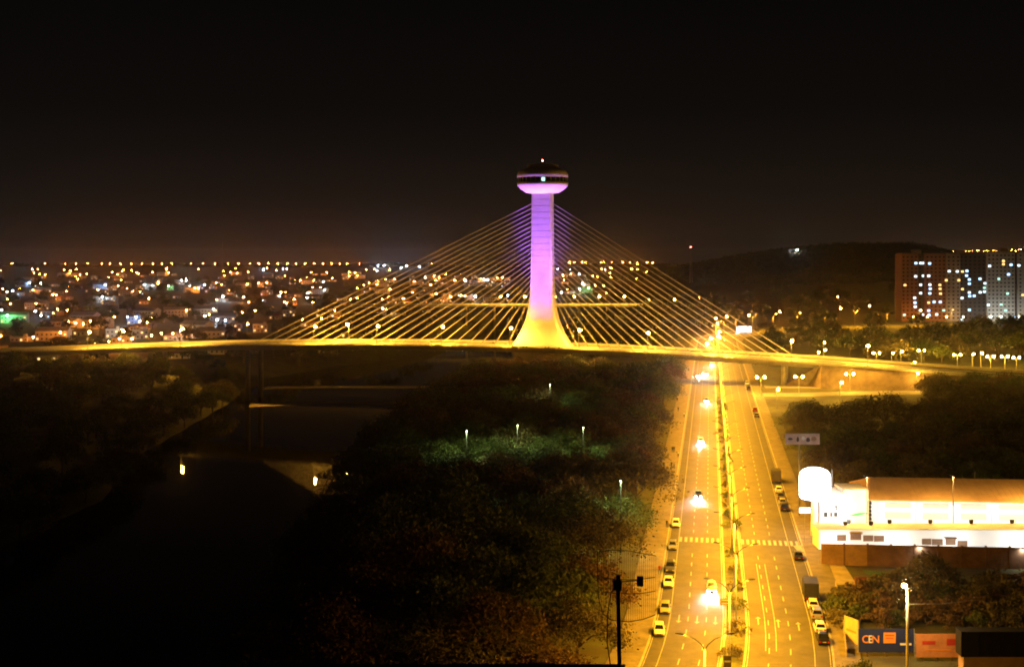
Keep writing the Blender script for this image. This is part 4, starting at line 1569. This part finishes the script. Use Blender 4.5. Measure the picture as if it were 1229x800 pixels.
# brown boundary wall with its stone panels
brick = mat('brown_wall', (.16, .09, .06), .9, .35, .5, .4, bscale=3)
brick2 = mat('ochre_wall', (.30, .19, .10), .9, .3, .5, .4, bscale=3)
bw = thing('boundary_wall', 'long brown masonry wall in front of the annex', 'wall')
wy0, wy1 = 221.0, 214.0
wx0, wx1 = 56.5, 140.0
npn = 20
for k in range(npn):
    xa_, xb_ = wx0 + (wx1 - wx0) * k / npn, wx0 + (wx1 - wx0) * (k + 1) / npn
    yc = wy0 + (wy1 - wy0) * (k + .5) / npn
    ang = math.atan2(wy1 - wy0, wx1 - wx0)
    MB().box(((xa_ + xb_) / 2, yc, 1.9), ((xb_ - xa_) - .06, .3, 3.9), 0, ang).obj('wall_panel', brick2 if k < 2 else brick, bw)
    MB().box((xb_, yc + (wy1 - wy0) / npn / 2, 2.0), (.3, .42, 4.15), 0, ang).obj('pier', brick, bw)
for k, x in enumerate((74, 92)):  # two fill lamps added to light the grass strip of the lot
    y = wy0 + (wy1 - wy0) * (x - wx0) / (wx1 - wx0) - .35
    t = thing('lot_fill_lamp', 'small hooded fill lamp added on the outer side of the brown wall', 'lamp', (x, y, 3.7), 0, 'added fill lamps on the outer side of the brown wall')
    MB().box((0, -.15, .12), (.5, .6, .1)).obj('hood', darkmetal, t)
    MB().quad((-.15, -.35, .06), (-.15, 0, .06), (.15, 0, .06), (.15, -.35, .06)).obj('lens', emat('lot_fill_lens', (1, .95, .75), 500), t)
# lot beyond: grass strip, low walls, fence
sheet('grass', [at(1035, 684), at(1130, 690), at(1175, 712), at(1060, 706)], .05, mat('lawn', (.05, .12, .025), .95, .4, .8, .4, world=True), 'bright green grass strip in the lot below the brown wall')
sheet('concrete_pad', [at(1188, 690), at(1245, 694), at(1250, 708), at(1178, 700)], .08, mat('pad', (.30, .27, .22), .9, .25, .5, .2, world=True), 'pale concrete pad in the overgrown lot')
lw = thing('lot_wall', 'low red earth wall between the forecourt and the shrubs', 'wall')
p0, p1 = at(1026, 703), at(1085, 703)
MB().box(((p0[0] + p1[0]) / 2, p0[1], .75), (p1[0] - p0[0], .3, 1.6)).obj('wall_face', mat('red_wall', (.24, .08, .045), .9, .3, .7, .3), lw)
MB().box(((p0[0] + p1[0]) / 2, p0[1], 1.6), (p1[0] - p0[0] + .1, .4, .1)).obj('coping', brick, lw)
lw2 = thing('kerb_wall', 'low grey concrete wall along the far side of the overgrown lot', 'wall')
p0, p1 = at(1120, 712), at(1240, 712)
MB().box(((p0[0] + p1[0]) / 2, p0[1], .4), (p1[0] - p0[0], .3, .9)).obj('wall_face', concrete, lw2)
MB().box(((p0[0] + p1[0]) / 2, p0[1], .88), (p1[0] - p0[0] + .1, .4, .08)).obj('coping', white_concrete, lw2)
fn = thing('lot_fence', 'pale low fence between the footway and the overgrown lot', 'fence')
fp = [at(1003, 705), at(1008, 730), at(1013, 760), at(1016, 790)]
for (xa_, ya_), (xb_, yb_) in zip(fp, fp[1:]):
    L_ = math.hypot(xb_ - xa_, yb_ - ya_)
    a_ = math.atan2(yb_ - ya_, xb_ - xa_)
    nn = max(2, int(L_ / 2.4))
    for k in range(nn):
        t = (k + .5) / nn
        MB().box((xa_ + (xb_ - xa_) * t, ya_ + (yb_ - ya_) * t, .7), (L_ / nn - .08, .08, 1.3), 0, a_).obj('panel', mat('fence_panel', (.34, .28, .2), .9, .3, 1), fn)
    MB().box((xa_, ya_, .8), (.16, .16, 1.7)).obj('post', concrete, fn)

# overgrown lot shrubs
cnt = 0
for _ in range(3000):
    if cnt >= 85:
        break
    x, y = rnd.uniform(1008, 1245), rnd.uniform(716 if rnd.random() < .8 else 704, 782)
    X, Y = at(x, y)
    if y > 745 and x < 1160 and y > 752:
        continue
    if y > 755 or (y < 709 and x < 1090) or (1115 < x and 708 < y < 716):
        continue
    if not free(X, Y, 1.35):
        continue
    mi = rnd.choice((0, 1, 1, 2))
    tree('bush', mi, X, Y, ('leafy green', 'olive', 'dry brownish')[mi] + ' shrub in the overgrown lot behind the advertising boards', 'shrubs of the overgrown lot', 'shrub', rnd.uniform(.7, 1.25))
    cnt += 1
X, Y = at(1030, 838)
tree('big', 0, X, Y - 2, 'dark tree top in front of the blue advertising board', None, 'street_tree', .50, var=1)
X, Y = at(1115, 708)
tree('big', 1, X, Y, 'broad dark bush-like tree rising from the middle of the overgrown lot', None, 'lot_tree', .55, var=0)

# tall lamp at the corner of the lot
X, Y = at(1089, 806)
t = thing('lamp_post', 'tall concrete lamp post with one lit head in front of the advertising boards', 'street lamp', (X, Y, 0))
zl = HC - (704 - HZ) * Y / F
MB().tube([(0, 0, -.3), (0, 0, zl - .2)], [.22, .15], 10).obj('pole', white_concrete, t, True)
MB().tube([(0, 0, zl - .3), (-.1, .15, zl), (-.3, .4, zl + .15)], .05, 6).obj('arm', galv, t)
MB().ico((-.3, .42, zl + .08), .34, 0, .7).obj('lamp_head', emat('lot_lamp_glow', (1, .62, .22), 2600), t)
MB().tube([(0, 0, zl - 2.3), (6, 4, zl - 3.4), (14, 9, zl - 4.2)], .025, 5).obj('wire', cablemat, t)

# advertising boards
def board(px0, py0, px1, py1, Y, fm, label, Yb=None):
    Yb = Yb or Y
    a0 = atY(px0, py0, Y)
    a1 = atY(px1, py1, Yb)
    t = thing('advertising_board', label, 'billboard')
    ang = math.atan2(a1[1] - a0[1], a1[0] - a0[0])
    L_ = math.hypot(a1[0] - a0[0], a1[1] - a0[1])
    return t, a0, a1, ang, L_


navy = mat('board_navy', (.018, .028, .12), .6, .15, .8)
orange = mat('board_orange', (.55, .24, .10), .6, .25, .6)
yellowp = mat('print_orange', (.75, .28, .04), .6, .1, 2)
redp = mat('print_red', (.5, .05, .03), .6, .1, 2)
whitep = mat('print_white', (.7, .68, .62), .6, .1, 2)


def make_board(name, label, px0, px1, ytop, ybot, Y, face, posts=3, skew=0.0):
    X0_ = (px0 - CX) * Y / F
    X1_ = (px1 - CX) * Y / F
    zt_ = HC - (ytop - HZ) * Y / F
    zb__ = HC - (ybot - HZ) * Y / F
    t = thing(name, label, 'billboard', ((X0_ + X1_) / 2, Y, 0), skew)
    w = X1_ - X0_
    h = zt_ - zb__
    p = MB().box((0, 0, (zt_ + zb__) / 2), (w, .12, h)).obj('panel', face, t)
    for sx in (-1, 1):
        MB().box((sx * w / 2, -.01, (zt_ + zb__) / 2), (.1, .18, h + .1)).obj('frame', galv, t)
    for k in range(posts):
        x = -w / 2 + (k + .5) * w / posts
        MB().box((x, .16, (zt_ - .2) / 2), (.16, .16, zt_)).obj('post', bark, t)
    return t, p, w, h, (zt_ + zb__) / 2


def text(parent, s, size, loc, m):
    cu = bpy.data.curves.new('lettering', 'FONT')
    cu.body = s
    cu.size = size
    cu.align_x = 'CENTER'
    cu.align_y = 'CENTER'
    cu.extrude = .01
    cu.offset = .02
    cu.materials.append(m)
    tmp = link('tmp', cu)
    me = bpy.data.meshes.new_from_object(tmp.evaluated_get(bpy.context.evaluated_depsgraph_get()))
    bpy.data.objects.remove(tmp)
    me.materials.clear()
    me.materials.append(m)
    o = link('lettering', me, parent, loc)
    o.rotation_euler = (R(90), 0, 0)
    return o


t, p, w, h, zc = make_board('advertising_board', 'navy blue advertising board with orange and white lettering behind the lamp post', 1030, 1097, 754, 782, 170, navy)
for s_, x_, m_ in (('C', -.37, yellowp), ('E', -.28, whitep), ('N', -.19, yellowp)):
    text(p, s_, 1.5, (x_ * w, -.075, zc + .15), m_)
MB().box((.06 * w, -.07, zc + .4), (1.7, .02, 1.5)).obj('print_block', yellowp, p)
MB().box((.06 * w, -.085, zc + .75), (1.3, .02, .16)).obj('print_line', redp, p)
MB().box((.06 * w, -.085, zc + .35), (1.1, .02, .12)).obj('print_line', redp, p)
MB().box((.35 * w, -.07, zc - .5), (1.6, .02, .3)).obj('print_line', whitep, p)
t, p, w, h, zc = make_board('advertising_board', 'orange advertising board with faint red print next to the navy one', 1098.5, 1152, 760, 788, 168, orange)
MB().box((-.2 * w, -.07, zc + .4), (1.8, .02, .5)).obj('print_block', redp, p)
MB().box((.3 * w, -.07, zc + .5), (1.2, .02, .9)).obj('print_block', redp, p)
MB().box((0, -.07, zc - .6), (3.6, .02, .18)).obj('print_line', yellowp, p)
t, p, w, h, zc = make_board('advertising_board', 'pale yellow advertising board set edge-on to the avenue', 1010, 1034, 741, 772, 176, mat('board_yellow', (.62, .5, .25), .6, .2, .7), 2, R(-62))
MB().box((0, -.07, zc), (w * .7, .02, .3)).obj('print_line', yellowp, p)
# dark shed roof at the corner
sh = thing('corner_shed', 'dark-roofed shed with a pinkish wall next to the orange advertising board', 'building')
Ys = 161.0
sx0, sx1 = (1153 - CX) * Ys / F, (1255 - CX) * Ys / F
zt_, zm_ = HC - (757 - HZ) * Ys / F, HC - (787 - HZ) * Ys / F
MB().box(((sx0 + sx1) / 2 + .2, Ys + 1.0, zm_ / 2 - .1), (sx1 - sx0 - .4, 1.9, zm_)).obj('wall', mat('pink_wall', (.42, .28, .22), .85, .2, .6), sh)
MB().box(((sx0 + sx1) / 2, Ys + .8, (zt_ + zm_) / 2), (sx1 - sx0, 2.0, zt_ - zm_)).obj('upper_cladding', mat('black_cladding', (.012, .010, .010), .8, .3, 1), sh)
for k in range(7):
    MB().box((sx0 + .8 + k * 1.6, Ys - .24, (zt_ + zm_) / 2), (.08, .06, zt_ - zm_ - .1)).obj('cladding_rib', blackmetal, sh)
MB().box((sx0 + 4.2, Ys + .15, zm_ - 2.0), (2.4, .1, 2.4)).obj('shutter', galv, sh)

# billboard on a tall pole by the wood
Yb = 262.0
X, Yb, zc = atY(963, 526.5, Yb)
t = thing('pole_billboard', 'wide pinkish billboard on a single tall pole at the edge of the wood', 'billboard', (X, Yb, 0))
bw_, bh_ = 41 * Yb / F, 13 * Yb / F
pan = MB().box((0, 0, zc), (bw_, .35, bh_)).obj('panel', mat('billboard_face', (.50, .36, .29), .7, .25, .5), t)
dk = mat('print_dark', (.06, .045, .05), .7, .2, 2)
for a_, b_, w_, h_, m_ in ((-.36, .02, 1.1, .55, dk), (-.14, -.02, .6, 1.1, dk), (.02, .1, .8, .9, whitep), (.16, -.06, .9, 1.0, dk), (.33, .04, 1.2, 1.1, mat('print_tan', (.30, .18, .11), .7, .2, 2))):
    mb = MB()
    mb.add([(a_ * bw_ + w_ / 2 * math.cos(2 * math.pi * k / 14) * (1 + .15 * math.sin(5 * k)), -.185, zc + b_ * bh_ + h_ / 2 * math.sin(2 * math.pi * k / 14)) for k in range(14)], [tuple(range(14))])
    mb.obj('print_shape', m_, pan)
MB().tube([(-.6, .25, 0), (-.6, .25, zc + bh_ / 2 - .2)], [.2, .16], 10).obj('pole', galv, t, True)
MB().box((0, .25, zc - bh_ / 2 + .2), (bw_ * .95, .12, .12)).obj('beam', galv, t)
# LED screen beyond the bridge
X, Y, z = atY(893, 395, 905.0)
t = thing('led_screen', 'bright white electronic screen standing beside the road beyond the bridge', 'screen', (X, Y, 0))
MB().box((0, 0, z), (17.5 * Y / F, .6, 7 * Y / F)).obj('screen', emat('led_white', (.85, .95, 1), 3.0), t)
MB().box((0, .4, z / 2), (.8, .5, z)).obj('post', galv, t)

# ------------------------------------------------------------------ apartment blocks
brown_w = mat('block_brown', (.30, .15, .10), .85, .15, .05)
grey_w = mat('block_grey', (.34, .29, .25), .85, .15, .05)
pale_w = mat('block_pale', (.50, .50, .46), .85, .12, .05)
dark_w = mat('block_recess', (.10, .085, .08), .85, .15, .05)
YT = 1060.0
winmats = {'b': emat('flat_window_blue', (.35, .62, 1.0), 4.0, 'NONE'), 'c': emat('flat_window_cool', (.7, .9, 1.0), 3.0, 'NONE'), 'y': emat('flat_window_warm', (1, .62, .2), 2.2, 'NONE'), 'g': emat('flat_window_green', (.5, 1, .8), 1.6, 'NONE')}
W6 = 6.5


def lw_px(lst):
    return [(1040 + x / W6, 280 + y / W6, c) for x, y, c in lst]


towers = [('brown apartment block with a dark central recess and many blue-lit windows', 1082, 1136, 305, [(0, .37, brown_w, 0), (.37, .54, dark_w, 5), (.54, 1, brown_w, 1)],
           [(385, 232, 'b'), (437, 232, 'c'), (460, 232, 'c'), (495, 235, 'b'), (383, 335, 'c'), (458, 332, 'c'), (488, 332, 'c'), (300, 403, 'y'), (437, 402, 'c'), (497, 400, 'c'), (500, 432, 'b'), (437, 467, 'c'), (497, 468, 'b'), (375, 503, 'c'), (378, 540, 'b'), (380, 572, 'c'), (488, 540, 'y'), (530, 535, 'b'), (578, 535, 'b'), (488, 602, 'b'), (490, 637, 'b'), (460, 635, 'c'), (550, 632, 'c'), (605, 600, 'g'), (577, 432, 'y'), (575, 402, 'y'), (435, 602, 'c'), (580, 470, 'y'), (295, 635, 'g')]),
          ('grey-brown apartment block with dark recess and scattered cool windows', 1136, 1185, 305, [(0, .34, grey_w, 0), (.34, 1, dark_w, 3)],
           [(645, 295, 'c'), (708, 297, 'c'), (622, 365, 'y'), (720, 365, 'y'), (758, 298, 'y'), (793, 293, 'b'), (790, 330, 'b'), (812, 360, 'b'), (812, 393, 'b'), (895, 355, 'b'), (758, 435, 'y'), (812, 462, 'c'), (815, 490, 'b'), (850, 488, 'b'), (897, 460, 'c'), (930, 425, 'g'), (930, 455, 'c'), (812, 598, 'b'), (755, 675, 'c'), (910, 657, 'c'), (755, 505, 'c'), (935, 390, 'c'), (638, 715, 'y')]),
          ('pale apartment block floodlit from its yard', 1185, 1245, 303, [(0, .55, pale_w, 0), (.55, .62, dark_w, 3), (.62, 1, pale_w, .5)],
           [(960, 255, 'c'), (1068, 240, 'y'), (1068, 215, 'y'), (1127, 245, 'b'), (1190, 250, 'c'), (1108, 320, 'b'), (1032, 355, 'g'), (950, 558, 'c'), (1050, 555, 'g'), (1220, 480, 'y'), (1160, 655, 'b'), (1048, 657, 'c'), (1100, 470, 'g'), (1085, 600, 'g')])]
for lab, xa_, xb_, yt, bays, lits in towers:
    Xa, Xb = (xa_ - CX) * YT / F, (xb_ - CX) * YT / F
    zt_ = HC - (yt - HZ) * YT / F
    g0 = gz(Xa, YT)
    t = thing('apartment_block', lab, 'building', (0, 0, 0))
    wgrid = MB()
    Wt = Xb - Xa
    nf = 17
    fh = (zt_ - g0 - 2.0) / nf
    for u0, u1, m_, rec in bays:
        a0, a1 = Xa + u0 * Wt, Xa + u1 * Wt - .05
        y0 = YT + rec
        MB().box(((a0 + a1) / 2, (y0 + YT + 18) / 2, (zt_ + g0 - 2) / 2), (a1 - a0, YT + 18 - y0, zt_ - g0 + 2)).obj('wall', m_, t)
        nb = max(1, int((a1 - a0) / 3.4))
        for k in range(nb):
            xc = a0 + (k + .5) * (a1 - a0) / nb
            for f_ in range(nf):
                wgrid.box((xc, y0 - .03, g0 + 1.2 + fh * (f_ + .5)), (1.6, .1, 1.3))
        for f_ in range(0, nf + 1):
            pass
        MB().box(((a0 + a1) / 2, y0 + 9, zt_ + .5), (a1 - a0 - .4, 16, .9)).obj('roof_parapet', m_, t)
    tag(wgrid.obj('window_grid', wind, t), None, None, None, 'stuff')
    MB().box((Xa + Wt * .4, YT + 9, zt_ + 2.2), (7, 6, 3.6)).obj('lift_house', grey_w, t)
    for x, y, c in lw_px(lits):
        X = (x - CX) * YT / F
        rec = 0
        for u0, u1, m_, rc in bays:
            if Xa + u0 * Wt <= X <= Xa + u1 * Wt:
                rec = rc
        z = HC - (y - HZ) * YT / F
        MB().box((X, YT + rec - .12, z), (2.3, .1, 1.7)).obj('lit_window', winmats[c], t)
for x, y, c in ((1188, 386, 'c'), (1200, 385, 'w'), (1212, 384, 'c'), (1222, 385, 'w'), (1155, 386, 'w'), (1135, 388, 'y'), (1095, 385, 'o'), (1112, 387, 'o')):
    X, Y, z = atY(x, y, YT - 14)
    g0 = gz(X, Y)
    o = link('yard_lamp', simple_lamp_mesh(4.5, .4, c, 1.2), None, (X, Y, g0), 0)
    tag(o, 'yard lamp at the foot of the apartment blocks', 'street lamp', 'yard lamps of the apartment blocks')
# masts on the skyline
def mast(x, ytop, Y, label, lit=False):
    X = (x - CX) * Y / F
    g0 = gz(X, Y)
    zt__ = HC - (ytop - HZ) * Y / F
    t = thing('lattice_mast', label, 'mast', (X, Y, g0))
    H = zt__ - g0
    for sx, sy in ((-1, -1), (1, -1), (0, 1)):
        MB().tube([(sx * 2.6, sy * 2.6, -1), (sx * .5, sy * .5, H)], .28, 5).obj('leg', galv, t)
    for k in range(12):
        z = H * k / 12
        q = 2.6 + (.5 - 2.6) * k / 12
        q2 = 2.6 + (.5 - 2.6) * (k + 1) / 12
        MB().tube([(-q, -q, z), (q2, -q2, z + H / 12)], .16, 4).obj('brace', galv, t)
    if lit:
        MB().ico((0, 0, H + .8), 1.1).obj('beacon', emat('mast_beacon', (1, .06, .04), 60), t)


mast(267, 291, 2600, 'thin lattice mast rising above the town skyline')
mast(829, 297, 2050, 'lattice mast with a red beacon on the wooded hill', True)

# ------------------------------------------------------------------ roof with grid antenna just below the camera
bd = thing('neighbour_block', 'flat roof edge of the dark building that carries the grid antenna', 'building')
roofm = mat('dark_roof', (.03, .03, .03), .9, .3, .8)
MB().box((-1.0, 13.0, 25.2), (4.9, 6.0, 50.4)).obj('wall', roofm, bd)
MB().box((-1.0, 13.0, 50.45), (5.0, 6.1, .1)).obj('roof', roofm, bd)
MB().box((-1.0, 15.95, 50.52), (5.0, .2, .2)).obj('parapet', roofm, bd)
for f_ in range(14):
    for k in range(3):
        MB().box((-2.6 + 1.6 * k, 16.02, 3 + f_ * 3.3), (1.2, .08, 1.3)).obj('window', wind, bd)
YA_ = 15.0
ax, _, az = atY(741.5, 692, YA_)
an = thing('grid_antenna', 'black mast carrying a curved wire grid dish and a small feed box on an arm', 'antenna', (ax, YA_, 50.5))
MB().tube([(.03, 0, 0), (0, 0, az - 50.5)], .026, 10).obj('mast', blackmetal, an, True)
MB().box((-.005, 0, az - 50.5 - .1), (.1, .09, .11)).obj('clamp', blackmetal, an)
MB().box((0, -.045, az - 50.5 - .06), (.05, .06, .2)).obj('bracket', blackmetal, an)


def ap(x, y, dy=0.0):
    X, Y, z = atY(x, y, YA_)
    return (X - ax, dy, z - 50.5)


def curve_y(x):
    t = (x - 754) / 36.0
    return .14 * (t * t) - .02


wires = MB()
for i in range(27):
    x = 720 + 68.5 * i / 26
    t = abs(x - 754) / 36
    yt = 660 + 9 * max(0, (x - 754) / 36) ** 1.5 + (3 if i < 2 else 0)
    yb2 = 745 - 6 * max(0, (x - 754) / 36) + (-8 * ((754 - x) / 36) ** 3 if x < 754 else 0)
    wires.tube([ap(x, yt, curve_y(x)), ap(x, (yt + yb2) / 2, curve_y(x) + .05), ap(x, yb2, curve_y(x))], .0016, 4)
wires.obj('wire_grid', blackmetal, an)
rim = [(720, 664), (735, 660), (754, 660), (772, 664), (788, 669)]
MB().tube([ap(x, y, curve_y(x)) for x, y in rim], .005, 6).obj('rim', blackmetal, an)
rim = [(718, 664), (718, 690), (719, 720), (724, 738), (734, 744), (754, 745), (772, 743), (788, 740)]
MB().tube([ap(x, y, curve_y(x)) for x, y in rim], .005, 6).obj('rim', blackmetal, an)
for y in (696, 713):
    MB().tube([ap(x, y + .0 * x, curve_y(x) + .05) for x in (722, 738, 754, 770, 788)], .005, 6).obj('crossbar', blackmetal, an)
MB().tube([ap(742, 698, 0), ap(768, 697, .05)], .008, 6).obj('feed_arm', blackmetal, an)
MB().box(ap(768.5, 698, .05), (.075, .05, .12)).obj('feed_box', blackmetal, an)
MB().tube([ap(740, 700, -.03), ap(733, 710, -.04), ap(729, 735, -.03), ap(728.5, 770, -.02), ap(733, 800, 0), ap(738, 812, .0)], .007, 6).obj('cable', blackmetal, an, True)

# ------------------------------------------------------------------ the hazy night air
hm = bpy.data.materials.new('haze')
hm.use_nodes = True
n = hm.node_tree
n.nodes.clear()
o_ = n.nodes.new('ShaderNodeOutputMaterial')
v_ = n.nodes.new('ShaderNodeVolumePrincipled')
v_.inputs['Color'].default_value = (.95, .93, .9, 1)
v_.inputs['Density'].default_value = HAZE
v_.inputs['Anisotropy'].default_value = 0.965
n.links.new(v_.outputs[0], o_.inputs['Volume'])
hz_ = MB().box((0, 4600, 54), (16000, 9700, 150)).obj('haze', hm)
tag(hz_, 'thin warm night haze over the town', None, None, 'stuff')
